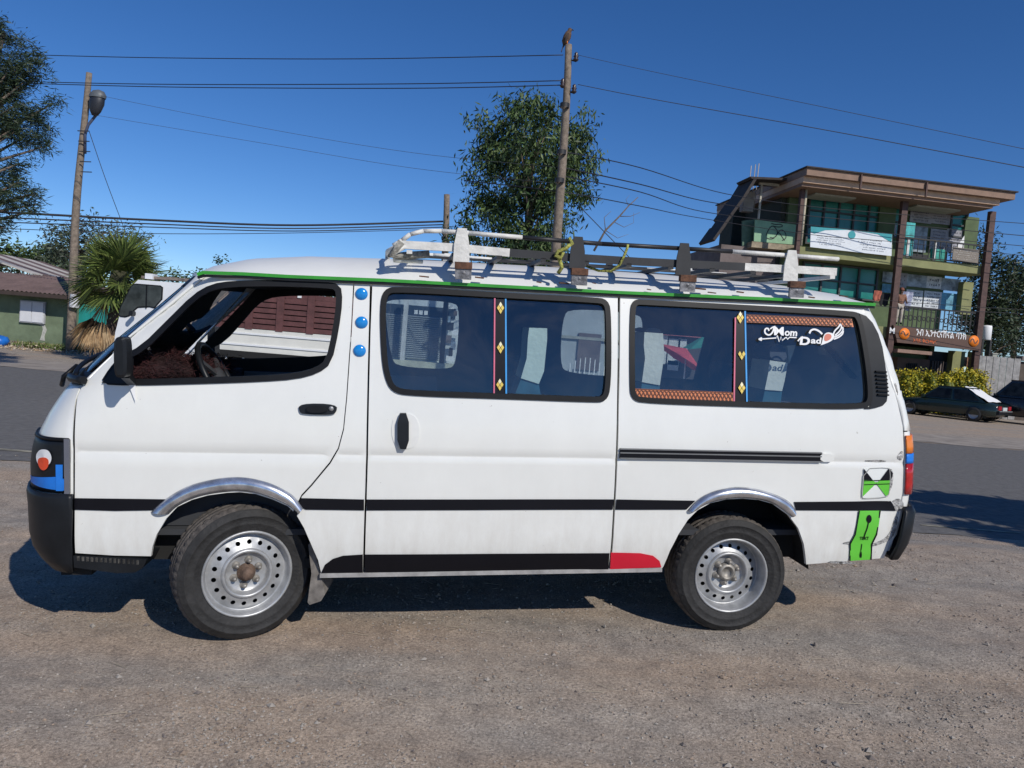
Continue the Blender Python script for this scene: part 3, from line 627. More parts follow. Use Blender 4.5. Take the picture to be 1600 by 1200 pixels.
def litter():
    q = MB(); ms = [mat('dry_leaf_brown', (.30, .21, .13), .9, var=.3), mat('dry_leaf_pale', (.46, .38, .28), .9, var=.3), mat('rubble', (.24, .21, .19), .9, var=.3)]
    for _ in range(2600):
        x = R.uniform(-24, -10.5); y = 28.85 - abs(R.gauss(0, .8)); s = R.uniform(.03, .10); z = .02 + .2 * math.exp(-((y - 28.6) / .5) ** 2) * R.random(); q.mi = R.randrange(3); a = R.uniform(0, 3.1); t_ = R.uniform(-.6, .6)
        q.add([(x - s * math.cos(a), y - s * math.sin(a), z), (x + s * .4 * math.sin(a), y - s * .4 * math.cos(a), z + .03 + t_ * s), (x + s * math.cos(a), y + s * math.sin(a), z + .02), (x - s * .4 * math.sin(a), y + s * .4 * math.cos(a), z + .05)], [[0, 1, 2, 3]])
    tag(q.build('leaf_litter', ms), 'dry leaves and rubble along the foot of the green wall', kind='stuff')
    c = [tuple(G(px, 546, 28.6 - .3 * R.random())) for px in np.linspace(30, 128, 50)]; o = leaves('weeds', [(x, y, .08) for x, y, z in c], 26, (.18, .12, .05), .16, .02, leafmats('weed', [(.10, .14, .04), (.16, .19, .06)]), None, -.8); tag(o, 'green weeds growing along the foot of the house wall', kind='stuff')
    p = G(5, 534, 28.2); q = MB(); pr = [(math.sin(a), -math.cos(a)) for a in np.linspace(.02, 3.1, 8)]; q.lathe(pr, 12, 'Z')
    q.v = [(p.x - .12 + x * .3 * (1 + .2 * mnoise.noise((x * 2, y * 2, z * 2))), p.y + y * .3, .2 + z * .24 + .07 * mnoise.noise((x * 3, y * 3, z))) for x, y, z in q.v]; tag(q.build('plastic_bag', mat('blue_plastic', (.01, .13, .50), .4, var=.2)), 'bright blue plastic bag lying by the green house', 'bag')
litter()
def pole(name, label, px0, px1, Y, r0, r1, bend=0, group='wooden poles'):
    a, b = Vector(G(*px0, Y)), Vector(G(*px1, Y)); a.z = min(a.z, 0) if a.z < .6 else a.z
    a = Vector((a.x, a.y, 0)); t = empty(name, a, 0, label, 'pole', group); q = MB(); P = []; rs = []
    for i in range(15): f = i / 14; P.append((b - a) * f + Vector((bend * math.sin(math.pi * f) + .02 * math.sin(f * 9), 0, 0))); rs.append(r0 + (r1 - r0) * f)
    q.tube(P, rs, 10); q.build('shaft', M_WOOD, t); return t, a, b
pl, pa, pb = pole('utility_pole', 'leaning pale wooden pole with a street lamp, before the green house', (110, 549), (139, 114), 28.2, .165, .10, -.12)
def lampfit():
    o = pl.location; q = MB(); P = [Vector(G(x, y, 28.1)) - o for x, y in ((133, 240), (133, 210), (138, 195), (150, 180), (152, 172))]; q.tube(P, .05, 8); q.build('lamp_arm', mat('blue_grey_tube', (.06, .07, .12), .5), pl)
    c = Vector(G(151, 162, 28.0)) - o; q = MB(); pr = [(.02, .44), (.17, .40), (.27, .2), (.28, -.02), (.2, -.28), (.11, -.42), (.02, -.43)]; q.lathe(pr, 16, 'Z', (0, 0, 0)); q.v = [(c.x + x * .95 + z * .1, c.y + y * .7, c.z + z) for x, y, z in q.v]; h = q.build('lamp_head', mat('dark_lamp_head', (.02, .022, .03), .5), pl)
    q = MB(); q.lathe([(.29, .2), (.30, .3), (.2, .44), (.02, .5)], 16, 'Z'); q.v = [(c.x + x * .98 + z * .1, c.y + y * .75, c.z + z) for x, y, z in q.v]; q.build('lamp_cap', mat('grey_cap', (.10, .11, .12), .5), h)
    for i in range(5): q = MB(); p = Vector(G(129 + i * 1.2, 205 + i * 16, 28.0)) - o; q.bar(p + Vector((-.18, 0, 0)), p + Vector((.22, 0, .02)), .03, .03); q.build('step_spike', M_IRON, pl)
    p0 = Vector(G(115, 470, 28.0)) - o; q = MB(); q.tube([p0 + Vector((.0, .06, -.24)), p0 + Vector((.02, .06, .24))], .17, 10, False); q.build('paper_notice', mat('torn_white_notice', (.62, .63, .66), .8, var=.2, scale=8), pl)
lampfit()
mp_, ma, mb_ = pole('utility_pole', 'tall dark wooden pole with insulators and a bird, before the big tree', (845, 640), (888, 70), 21.0, .165, .09, .10)
def insul():
    o = mp_.location; M_INS = mat('brown_porcelain', (.04, .025, .025), .3)
    for px, py in ((900, 90), (879, 131), (897, 140)):
        c = Vector(G(px, py, 20.9)) - o; q = MB(); q.lathe([(.02, .14), (.055, .1), (.04, .07), (.075, .03), (.045, -.01), (.08, -.05), (.05, -.09), (.02, -.11)], 12, 'Z', tuple(c)); ins_ = q.build('insulator', M_INS, mp_)
        q = MB(); q.bar(c + Vector((0, 0, -.1)), Vector(G(889 if px > 885 else 886, py + 3, 21)) - o, .03, .03); q.build('pin', M_IRON, ins_)
    for py in (238, 165, 282): c = Vector(G(877 + (240 - py) * .07, py, 20.85)) - o; q = MB(); q.tube([c + Vector((0, 0, -.06)), c + Vector((0, 0, .06))], .125, 10, False); q.build('wire_binding', M_IRON, mp_)
insul()
sp, _, spt = pole('utility_pole', 'short dark wooden pole carrying the low cable bundle', (690, 580), (698, 304), 40, .2, .15)
# bird on the pole top
def bird():
    c = Vector(G(887, 68, 21)); t = empty('bird', (c.x, c.y, c.z - .03), 0, 'small brown bird of prey perched on top of the tall pole', 'bird'); q = MB()
    q.tube([(-.10, 0, -.02), (-.08, 0, .06), (-.03, 0, .2), (.0, 0, .3), (.02, 0, .36), (.04, 0, .41), (.05, 0, .435)], [.03, .085, .105, .085, .055, .058, .02], 10); q.build('body', mat('brown_feathers', (.10, .06, .04), .9, var=.5, scale=20), t)
    q = MB(); q.tube([(.08, 0, .40), (.12, 0, .39), (.13, 0, .37)], [.018, .012, .003], 6); q.build('beak', M_IRON, t)
    q = MB(); q.bar((-.09, 0, .08), (-.15, 0, -.2), .07, .02); q.build('tail', mat('dark_feathers', (.05, .035, .03), .9), t)
    for s in (-.05, .05): q = MB(); q.tube([(-.02, s, .1), (-.01, s, .0)], .015, 5); q.build('leg', M_ORANGE, t)
    for s in (-.09, .09): q = MB(); q.tube([(.0, s, .26), (-.05, s * 1.05, .14), (-.11, s * .8, -.06)], [.02, .05, .008], 6); q.build('wing', mat('dark_feathers', (.05, .035, .03), .9), t)
bird()
# ---------------------------------------------------------------- wires
def wire(label, pts, r=.013, sag=0):
    q = MB(); P = [Vector(G(x, y, Y)) for x, y, Y in pts]; Q = []
    for i in range(len(P) - 1):
        p0, p1, p2, p3 = P[max(0, i - 1)], P[i], P[i + 1], P[min(len(P) - 1, i + 2)]
        for k in range(8): t = k / 8; Q.append(.5 * ((2 * p1) + (p2 - p0) * t + (2 * p0 - 5 * p1 + 4 * p2 - p3) * t * t + (3 * p1 - p0 - 3 * p2 + p3) * t * t * t))
    Q.append(P[-1]); q.tube(Q, r, 5); tag(q.build('overhead_wire', M_WIRE if r > .0115 else mat('grey_cable', (.07, .07, .08), .6)), label, 'wire', 'overhead wires')
wire('topmost black wire from the left edge to the tall pole top', [(-60, 82, 27), (60, 86, 25), (260, 90.5, 24), (560, 92, 22.5), (880, 86, 21)])
wire('upper wire of the close pair reaching the tall pole', [(-60, 124, 27), (100, 129, 25), (300, 132, 24), (640, 131, 22), (880, 126, 21)], .014)
wire('lower wire of the close pair reaching the tall pole', [(-60, 127, 27), (100, 132, 25), (300, 136.5, 24), (640, 138, 22), (880, 133, 21)], .014)
wire('highest wire running from the tall pole to the right edge', [(903, 86, 21), (1020, 112, 19.5), (1300, 170, 17), (1640, 241, 15)], .006)
wire('twisted wire below it running from the tall pole to the right edge', [(903, 132, 21), (1020, 155, 19.5), (1300, 205, 17), (1640, 269, 15)], .009)
for i, (la, y0, y1, y2, r) in enumerate((('thick uppermost cable of the low bundle left of the short pole', 333, 344, 346, .05), ('second cable of the low bundle left of the short pole', 341, 350, 351, .03), ('third cable of the low bundle, sagging above the palm', 348, 355, 355, .025), ('lowest thin cable of the low bundle above the palm', 358, 365, 358, .016))):
    wire(la, [(-60, y0 - 4, 33), (30, y0, 33), (240, y1, 35), (460, y2 + 6, 37), (692, y2, 40)], r)
for la, P, r in (('pale thin wire from the lamp pole across the sky to the tall tree', [(140, 146, 28), (400, 198, 26), (640, 238, 24), (878, 262, 21)], .006),
    ('pale thin wire below it from the lamp pole', [(138, 178, 28), (400, 222, 26), (640, 262, 24), (876, 287, 21)], .006),
    ('wire from the tall pole to the building roof edge', [(886, 238, 21), (1000, 262, 24), (1130, 302, 32), (1262, 322, 36), (1420, 336, 36.5), (1640, 352, 37)], .016),
    ('wire from the tall pole crossing the balcony opening', [(880, 262, 21), (1000, 288, 24), (1110, 316, 32), (1262, 337, 36), (1420, 352, 36.5), (1640, 372, 37)], .018),
    ('wire from the tall pole passing the top of the white banner', [(878, 275, 21), (1000, 300, 24), (1100, 331, 32), (1262, 351, 36), (1420, 368, 36.5), (1640, 388, 37)], .016),
    ('lowest pale wire through the tree towards the building', [(725, 282, 23), (878, 300, 21), (1000, 322, 24), (1090, 340, 32), (1262, 366, 36), (1420, 380, 36.5), (1640, 404, 37)], .014),
    ('low wire crossing the iron railing of the first balcony', [(1330, 474, 36), (1420, 482, 36), (1530, 487, 36), (1640, 492, 36)], .014), ('low wire just above the iron railing', [(1372, 468, 36), (1440, 474, 36), (1530, 480, 36), (1640, 486, 36)], .012),
    ('thin guy wire slanting down from the lamp pole', [(139, 204, 28), (165, 280, 28), (196, 362, 28)], .012), ('dark guy wire slanting down beside the big tree', [(905, 322, 21), (940, 358, 21), (985, 404, 21)], .012)): wire(la, P, r)
# ---------------------------------------------------------------- trees
LG = leafmats('leaf_dark', [(.028, .055, .016), (.055, .095, .028), (.10, .145, .045), (.016, .032, .011)])
def gb(px, py, Y, rx, ry, dy=0, rd=None):
    p = G(px, py, Y + dy); k = Y / FPX; return ((p.x, p.y, p.z), (rx * k, (rd or rx) * k, ry * k))
YT = 33
B = [gb(830, 198, YT, 46, 44), gb(785, 225, YT, 36, 48, .5), gb(876, 225, YT, 36, 48, .6), gb(780, 280, YT, 50, 60), gb(840, 270, YT, 60, 70, -.6), gb(900, 270, YT, 36, 50, .5), gb(765, 350, YT, 45, 55, .3), gb(850, 350, YT, 55, 60, 0), gb(820, 420, YT, 70, 60, 0), gb(752, 186, YT, 10, 20, .6), gb(908, 196, YT, 12, 24, .8), gb(722, 360, YT, 22, 30, .4), gb(806, 172, YT, 26, 18, .2), gb(852, 176, YT, 22, 20, .2), gb(740, 250, YT, 10, 22, .3), gb(922, 270, YT, 10, 20, .3), gb(916, 215, YT, 10, 16, .3)]
b0 = G(815, 640, YT); tree('eucalyptus_tree', 'tall dense dark green tree with drooping leaves behind the tall pole', (b0.x, YT, 0), [(b0.x, YT, 0), (b0.x, YT, 3), G(822, 380, YT), G(828, 250, YT)], B, 400, 58, (.27, .27, .24), .30, .038, LG, .24, .75, nlimb=40, shell=.3)
LC = leafmats('needle', [(.03, .052, .026), (.055, .08, .038), (.018, .032, .018)])
YC = 17
B = [gb(10, 85, YC, 34, 45), gb(30, 105, YC, 36, 32), gb(-20, 150, YC, 50, 60), gb(20, 190, YC, 40, 32), gb(52, 205, YC, 34, 32), gb(76, 165, YC, 14, 22), gb(15, 255, YC, 30, 14), gb(18, 300, YC, 40, 26), gb(40, 320, YC, 20, 16), gb(-30, 260, YC, 40, 80), gb(-10, 45, YC, 12, 22), gb(5, 350, YC, 26, 14)]
tree('casuarina_tree', 'feathery grey green tree cut off by the left edge of the picture', (-13.2, YC, 0), [(-13.2, YC, 0), (-12.6, YC, 4), G(-25, 150, YC), G(5, 50, YC)], B, 270, 70, (.10, .10, .10), .17, .010, LC, .22, .1, nlimb=40, shell=.3)
B = [gb(100, 372, 45, 26, 26), gb(150, 358, 45, 30, 16), gb(125, 395, 45, 40, 26), gb(200, 375, 45, 30, 20), gb(85, 405, 45, 20, 18)]
b0 = G(130, 530, 45); tree('bushy_tree', 'thin grey green tree rising behind the palm and the lamp pole', (b0.x, 45, 0), [(b0.x, 45, 0), G(125, 420, 45), G(122, 370, 45)], B, 110, 34, (.35, .35, .3), .3, .04, leafmats('grey_leaf', [(.06, .085, .05), (.09, .115, .07), (.05, .06, .045)]), .2, .2, nlimb=20)
B = [gb(x, 405 + 8 * math.sin(x), 60, 16, 13) for x in range(-20, 120, 16)]
tree('hedge_row', 'low dark bushes showing above the roofs at the left', (G(40, 500, 60).x, 60, 0), [(G(40, 500, 60).x, 60, 0), (G(40, 500, 60).x, 60, 3)], B, 120, 30, (.5, .5, .4), .4, .08, LG, .2, .1, cat='bush')
B = [gb(x, 436 + R.uniform(-5, 4), 95, 13, 8) for x in range(255, 620, 14)] + [gb(x, 470 + 22 * (k % 2) + R.uniform(-5, 4), 95, 17, 24) for k, x in enumerate(range(250, 626, 9))] + [gb(277, 420, 95, 4, 8), gb(348, 397, 95, 3, 10), gb(345, 408, 95, 7, 5)]
o = leaves('distant_trees', blob_points(B, 900, .2), 14, (.4, .4, .3), .5, .12, LG, None, .1); tag(o, 'low line of distant trees behind the truck', kind='stuff')
# bare branch sticking up
p0 = Vector(G(928, 390, 30)); t = empty('bare_branch', p0, 0, 'bare leafless branch sticking up right of the big tree', 'branch'); q = MB()
def br_(P, r): q.tube([Vector(G(x, y, 30)) - p0 for x, y in P], [r * (1 - .7 * i / (len(P) - 1)) for i in range(len(P))], 6)
br_([(928, 392), (946, 360), (968, 338), (982, 322), (997, 308)], .05); br_([(946, 360), (944, 340), (955, 330)], .018); br_([(968, 338), (985, 338), (1000, 332)], .018); br_([(960, 347), (975, 355), (990, 348), (990, 332)], .014); br_([(946, 360), (965, 372), (982, 366)], .016); br_([(982, 322), (978, 312), (984, 304)], .012)
q.build('twig', mat('bark', (.16, .125, .095)), t)
# dark conifers right of the building
LD = leafmats('conifer', [(.018, .034, .014), (.03, .05, .02), (.045, .065, .028)])
for label, Y, B, bx in (('dark bushy tree just right of the building, behind the white box', 47, [gb(1528, 400, 47, 22, 40), gb(1545, 450, 47, 34, 50), gb(1530, 500, 47, 30, 40), gb(1560, 520, 47, 40, 30)], 1545), ('pointed dark conifer at the right edge behind the building', 52, [gb(1574, 415, 52, 10, 24), gb(1580, 460, 52, 22, 40), gb(1610, 450, 52, 26, 40), gb(1590, 520, 52, 40, 40), gb(1605, 430, 52, 12, 20)], 1585)):
    b0 = G(bx, 610, Y); tree('conifer_tree', label, (b0.x, Y, 0), [(b0.x, Y, 0), G(bx, 500, Y), G(bx, 410, Y)], B, 170, 40, (.35, .35, .35), .32, .05, LD, .25, -.2, nlimb=12, group='dark trees beside the building')
# fan palm with its skirt of dead fronds
def palm():
    Y = 25.0; c = Vector(G(187, 432, Y)); b0 = Vector((c.x - .25, Y, 0)); t = empty('fan_palm', b0, 0, 'fan palm with stiff green fronds and a skirt of dead brown fronds', 'palm'); q = MB()
    q.tube([(0, 0, 0), (.05, 0, .8), (.2, 0, 1.8), (c.x - b0.x, 0, c.z)], [.22, .2, .18, .16], 10); q.build('trunk', mat('dark_palm_trunk', (.07, .05, .04), .95, var=.3, bump=.5), t)
    q = MB(); cz = c.z; q.tube([(c.x - b0.x - .03, 0, cz - .75), (c.x - b0.x, 0, cz - .3), (c.x - b0.x, 0, cz + .1), (c.x - b0.x, 0, cz + .35)], [.2, .34, .26, .06], 12); q.build('crown_core', mat('fibrous_crown', (.05, .05, .025), .95, var=.5, scale=12, bump=.6), t)
    ms = leafmats('palm_leaf', [(.085, .125, .03), (.15, .19, .05), (.04, .06, .018)]); dead = [mat('dead_frond', (.30, .19, .10), .9, var=.3, scale=8), mat('dead_frond_pale', (.42, .30, .17), .9, var=.3, scale=8)]
    o = c - b0
    for i in range(60):
        isd = i >= 46; az = i * 2.399; el = R.uniform(-.25, 1.35) if not isd else R.uniform(-1.35, -.9); el = el if isd else (-.75 + 2.15 * (i / 46))
        d = Vector((math.cos(az) * math.cos(el), math.sin(az) * math.cos(el), math.sin(el))); L = R.uniform(.4, .95) if not isd else R.uniform(.6, .9)
        st = o + Vector((0, 0, -.1 if not isd else -.5)); 
        if isd: st += Vector((-.35, -.1, -.35)); d = Vector((math.cos(az) * .45 - .25, math.sin(az) * .4, -1)).normalized()
        tip = st + d * L; q = MB(); q.mi = 0; q.tube([st, st + d * L * .5 + Vector((0, 0, .03)), tip], [.022, .016, .012], 5)
        sd = d.cross(Vector((0, 0, 1)));
        if sd.length < .1: sd = Vector((1, 0, 0))
        sd.normalize(); sd = Matrix.Rotation(R.uniform(-1.2, 1.2) if not isd else R.uniform(-.5, .5), 3, d) @ sd; up = sd.cross(d); n = 26; rad = R.uniform(.95, 1.3) * (1 if not isd else .8)
        for k in range(n):
            a = (k / (n - 1) - .5) * (3.6 if not isd else 1.6); ld = (d * math.cos(a) + sd * math.sin(a) + up * (.12 * math.cos(3 * a) if not isd else 0)).normalized(); l2 = rad * R.uniform(.8, 1.05); wv = ld.cross(up).normalized() * .034
            e = tip + ld * l2 + Vector((0, 0, -.10 * l2 if not isd else -.25 * l2)); mdl = tip + ld * l2 * .5; q.mi = (k + i) % len(ms) if not isd else k % 2; q.add([tip - wv * .3, mdl - wv, e, mdl + wv], [[0, 1, 2, 3]])
        q.build('frond' if not isd else 'dead_frond', ms if not isd else dead, t)
palm()
# ---------------------------------------------------------------- white truck on the far half of the road
M_TW = mat('truck_white_paint', (.74, .75, .76), .35, var=.06, scale=2, coat=.2); M_MAROON = mat('maroon_plank', (.11, .042, .04), .7, var=.25, scale=6, bump=.2)
def truck():
    Y = 14.0; o = Vector((G(300, 600, Y).x, Y, 0)); t = empty('truck', o, 0, 'white cab truck with maroon slatted cargo sides standing on the road behind the minibus', 'truck')
    def P2(pts): return [((G(x, y, Y) - o).x, G(x, y, Y).z) for x, y in pts]
    def pr(name, pts, y0, y1, m_, parent=t, ch=0):
        L = P2(pts) if isinstance(pts[0][0], (int, np.integer)) or max(abs(p[0]) for p in pts) > 20 else pts
        L = chaikin(L, ch) if ch else L; L = L if poly_area(L) > 0 else L[::-1]; V, F = prism2d([L], lambda a, b: (a, y0, b), lambda a, b: (a, y1, b)); return mesh(name, V, F, m_, parent)
    cab = pr('cab', [(177, 620), (177, 552), (180, 520), (187, 492), (200, 462), (209, 444), (216, 437), (330, 446), (330, 630)], 0, 1.9, M_TW)
    wi = pr('window', [(185, 492), (188, 480), (204, 448), (208, 444), (213, 443), (251, 446), (255, 449), (254, 468), (242, 482), (234, 480), (216, 481), (210, 486), (203, 494), (196, 496), (188, 495)], -.012, .01, M_BLACK); L = inset(P2([(185, 492), (188, 480), (204, 448), (208, 444), (213, 443), (251, 446), (255, 449), (254, 468), (242, 482), (234, 480), (216, 481), (210, 486), (203, 494), (196, 496), (188, 495)]), .02); pr('pane', L, -.018, -.012, mat('truck_glass', (.035, .04, .04), .12, var=.9, scale=2.2, spec=.3), wi); pr('pane_divider', [(229, 445), (231, 445), (230, 482), (228, 482)], -.022, -.018, M_BLACK, wi)
    mr_ = pr('mirror', [(211, 486), (217, 487), (216, 495), (210, 494)], -.22, -.1, M_BLACKP, ch=1)
    q = MB(); a = P2([(176, 545), (300, 555)]); q.bar((a[0][0], -.006, a[0][1]), (a[1][0], -.006, a[1][1]), .02, .02); q.build('door_seam', mat('grey_seam', (.3, .3, .31), .6), t)
    pr('front_corner', [(173, 552), (178, 545), (180, 590), (172, 600)], -.01, 1.91, mat('olive_grey_corner', (.20, .20, .12), .6), t)
    q = MB(); a = P2([(214, 436), (272, 440)]); q.bar((a[0][0], .3, a[0][1] + .05), (a[1][0], .3, a[1][1] + .06), .3, .05); q.bar((a[0][0] + .1, .9, a[0][1] + .1), (a[1][0], 1.2, a[1][1] + .1), .25, .06); q.build('roof_load', mat('old_planks', (.16, .13, .11), .9, var=.4, scale=8), t)
    q = MB(); a = P2([(228, 436)]); q.box((a[0][0], .2, a[0][1] + .06), (.14, .2, .1)); q.build('roof_lamp', M_TW, t)
    # bed: horizontal datum from the picture
    bx0 = P2([(318, 500)])[0][0]; bx1 = P2([(556, 520)])[0][0]; zb0 = P2([(430, 556)])[0][1]; zb1 = P2([(430, 517)])[0][1]; zt = P2([(430, 456)])[0][1]; Lx = bx1 - bx0
    q = MB(); q.box(((bx0 + bx1) / 2, 1.0, zb0 - .02), (Lx, 2.1, .12)); q.box(((bx0 + bx1) / 2, 1.0, zb0 - .25), (Lx, .8, .25)); q.build('chassis', M_DARK, t)
    for yy in (0, 2.0):
        q = MB(); q.box(((bx0 + bx1) / 2, yy, (zb0 + zb1) / 2), (Lx, .05, zb1 - zb0)); sb = q.build('side_board', mat('cream_truck_board', (.68, .67, .61), .5, var=.08, scale=3), t)
        for f in (.35, .8): q = MB(); q.box(((bx0 + bx1) / 2, yy - .03, zb0 + (zb1 - zb0) * f), (Lx, .03, .03)); q.build('board_ridge', M_TW, sb)
        n = 7; h = (zt - zb1) / n
        for k in range(n): q = MB(); q.box(((bx0 + bx1) / 2, yy, zb1 + h * (k + .5)), (Lx, .035, h * .80)); q.build('slat', M_MAROON, t)
        for k in range(5): q = MB(); q.box((bx0 + Lx * (k + .5) / 5, yy + .0, (zb1 + zt) / 2), (.13, .075, zt - zb1 + .02)); q.build('stake', M_MAROON, t)
    q = MB(); q.box(((bx0 + bx1) / 2, 1.0, (zb1 + zt) / 2 - .12), (Lx - .15, 1.8, zt - zb1 - .1)); q.build('cargo', mat('dark_load_shade', (.03, .026, .028), .95, var=.2), t)  # dark load box added so the gaps between slats look shaded
    for k in range(9): q = MB(); q.box((bx0 + Lx * (k + .5) / 9, -.01, zb0 - .12), (.03, .03, .12)); q.build('tie_hook', M_TW, t)
    for k in (.3, .62): q = MB(); q.box((bx0 + Lx * k, -.03, zt - .05), (.07, .02, .05)); q.build('reflector', M_WPRINT, t)
    q = MB(); q.box((bx0 + .02, 1, (zb0 + zt) / 2), (.05, 2.0, zt - zb0)); q.build('headboard', M_MAROON, t)
    for x in (-1.05, bx1 - 1.1):
        for y0 in (.0, 1.65):
            w = empty('wheel', (x, y0 + .02, .40)); w.parent = t; q = MB(); q.lathe([(.22, 0), (.30, -.01), (.39, .01), (.40, .04), (.40, .2), (.37, .23), (.2, .23)], 32); q.build('tyre', M_TYRE, w); q = MB(); q.lathe([(.225, .01), (.2, .04), (.12, .03), (.08, -.01), (0, -.01)], 24); q.build('rim', M_RIM, w)
truck()
# ---------------------------------------------------------------- shops and stalls across the road, seen through the minibus windows
def shops():
    Y = 26.0
    def PX(px, py, dy=0): return Vector(G(px, py, Y + dy))
    x0 = PX(560, 560).x; x1 = PX(722, 560).x; o = Vector((x0, Y, 0)); t = empty('shop', o, 0, 'white shop with a wide grey roller shutter across the road', 'shop'); W = x1 - x0; z = lambda px, py: PX(px, py).z
    zt = z(660, 466); zs0 = z(660, 494); zs1 = z(660, 562); zb = z(660, 572)
    q = MB(); q.box((W / 2, 2, (zt + .6) / 2), (W, 3.6, zt + .6)); q.build('wall', mat('shop_white_wall', (.60, .63, .64), .9, var=.1, scale=2), t)
    q = MB(); q.box((W / 2 - .1, .16, (zs0 + z(660, 478)) / 2), (W - .5, .06, z(660, 478) - zs0)); sb = q.build('sign_board', mat('dark_blue_sign', (.035, .05, .07), .6), t)
    a = PX(648, 487, -.2) - o; q = MB()
    for k in range(3): q.box((a.x + k * .17, .12, a.z), (.12, .01, .14))
    q.build('sign_mark', M_WPRINT, sb)
    xs0, xs1 = .5, PX(690, 500).x - x0; n = 22; h = (zs0 - zs1) / n
    M_SH = mat('grey_shutter_slat', (.46, .49, .51), .5, var=.08, scale=2, metal=.2)
    for k in range(n): q = MB(); zc = zs1 + h * (k + .5); q.add([(xs0, .14, zc - h * .5), (xs1, .14, zc - h * .5), (xs1, .06, zc), (xs0, .06, zc), (xs1, .14, zc + h * .45), (xs0, .14, zc + h * .45)], [[0, 1, 2, 3], [3, 2, 4, 5]]); q.build('shutter_slat', M_SH, t)
    q = MB(); q.box((W / 2, -.1, (zb + zs1) / 2 - .1), (W, .7, .30)); q.build('ledge', mat('pale_yellow_ledge', (.52, .52, .40), .9, var=.2), t)
    q = MB(); q.box((W / 2, .0, (zb) / 2 - .12), (W, .4, zb - .1)); q.build('plinth', M_GREYW, t)
    for px, wd, m_ in ((634, .14, mat('white_post', (.6, .6, .58))), (695, .16, M_IRON)): p = PX(px, 520) - o; q = MB(); q.box((p.x, -.35, zt / 2), (wd, .14, zt)); q.build('post', m_, t)
    for k in range(9): p = PX(705 + R.uniform(-5, 10), 480 + k * 10) - o; q = MB(); q.box((p.x, -.15, p.z), (R.uniform(.1, .35), .12, R.uniform(.12, .3))); q.build('hanging_goods', [M_WPRINT, M_GREYW, M_CHROME, M_IRON][k % 4], t)
    # white wall with an iron gate
    x0 = PX(730, 560).x; x1 = PX(1012, 560).x; o2 = Vector((x0, Y + 1, 0)); t2 = empty('wall_building', o2, 0, 'pale walled building with a white iron gate across the road', 'building'); W2 = x1 - x0
    q = MB(); q.box((W2 / 2, 2, 1.9), (W2, 3.4, 3.8)); q.build('wall', mat('pale_grey_render', (.42, .45, .46), .9, var=.12, scale=1.5), t2)
    za = z(905, 527); q = MB(); q.box((W2 / 2, .24, za), (W2, .08, .1)); q.build('ledge', M_SOFFIT, t2)
    q = MB(); p = PX(925, 555) - o2; q.box((p.x, .25, p.z + .1), (.8, .06, 1.3)); q.build('dark_opening', M_GREYW, t2)
    gt = empty('gate'); gt.parent = t2; g0 = PX(893, 580).x - x0; 
    for k in range(8): q = MB(); q.bar((g0 + k * .17, -.2, .1), (g0 + k * .17, -.2, 1.15 + .25 * math.sin(k * .45)), .03, .03); q.build('gate_bar', M_WPRINT, gt)
    for zz in (.2, .75): q = MB(); q.bar((g0 - .05, -.2, zz), (g0 + 1.25, -.2, zz), .03, .03); q.build('gate_rail', M_WPRINT, gt)
    # stall with white posters behind two parasols
    x0 = PX(1016, 560).x; x1 = PX(1240, 560).x; o3 = Vector((x0, Y + 1.5, 0)); t3 = empty('market_stall', o3, 0, 'dark market stall hung with white printed sheets across the road', 'stall'); W3 = x1 - x0
    q = MB(); q.box((W3 / 2, 2, 1.7), (W3, 3, 3.4)); q.build('wall', mat('stall_back', (.10, .085, .085), .95), t3)
    q = MB(); p = PX(1070, 524, 1.2) - o3; q.box((p.x + .3, .3, p.z + .1), (2.6, .15, .25)); q.build('valance', mat('pink_valance', (.55, .16, .17), .8), t3)
    for px, py, wd, hh in ((1041, 545, .32, 1.1), (1059, 550, .42, .95), (1058, 572, .4, .35), (1073, 538, .3, .4)): p = PX(px, py, 1.2) - o3; q = MB(); q.box((p.x, .42, p.z), (wd, .03, hh)); q.build('printed_sheet', mat('white_sheet', (.66, .66, .64), .8, var=.2, scale=6), t3)
    for la, cx, cy, r, m_, dy, tilt in (('faded red market parasol across the road, seen through the minibus window', 1072, 556, 1.0, mat('red_canvas', (.62, .09, .10), .7, var=.2), .2, .5), ('green market parasol above the red one, seen through the minibus window', 1098, 536, .85, mat('green_canvas', (.07, .32, .24), .7, var=.15), .7, -.15)):
        p = PX(cx, cy, dy); u = empty('parasol', (p.x, p.y, 0), 0, la, 'parasol', 'parasols at the market stall'); n = 8; ap = Vector((0, 0, p.z + .25)); RM = Matrix.Rotation(tilt, 3, 'Y')
        rim = [Vector((r * math.cos(2 * math.pi * k / n), r * math.sin(2 * math.pi * k / n), -.42)) for k in range(n)]
        for k in range(n): a_, b_ = rim[k], rim[(k + 1) % n]; mdl = (a_ + b_) / 2 * .96; P = [Vector((0, 0, 0)), a_, mdl, b_]; P = [ap + RM @ v for v in P]; mesh('canopy_panel', P, [[0, 1, 2], [0, 2, 3]], m_, u)
        q = MB(); q.tube([(0, 0, 0), ap], .025, 6); q.build('pole', M_WPRINT, u)
shops()
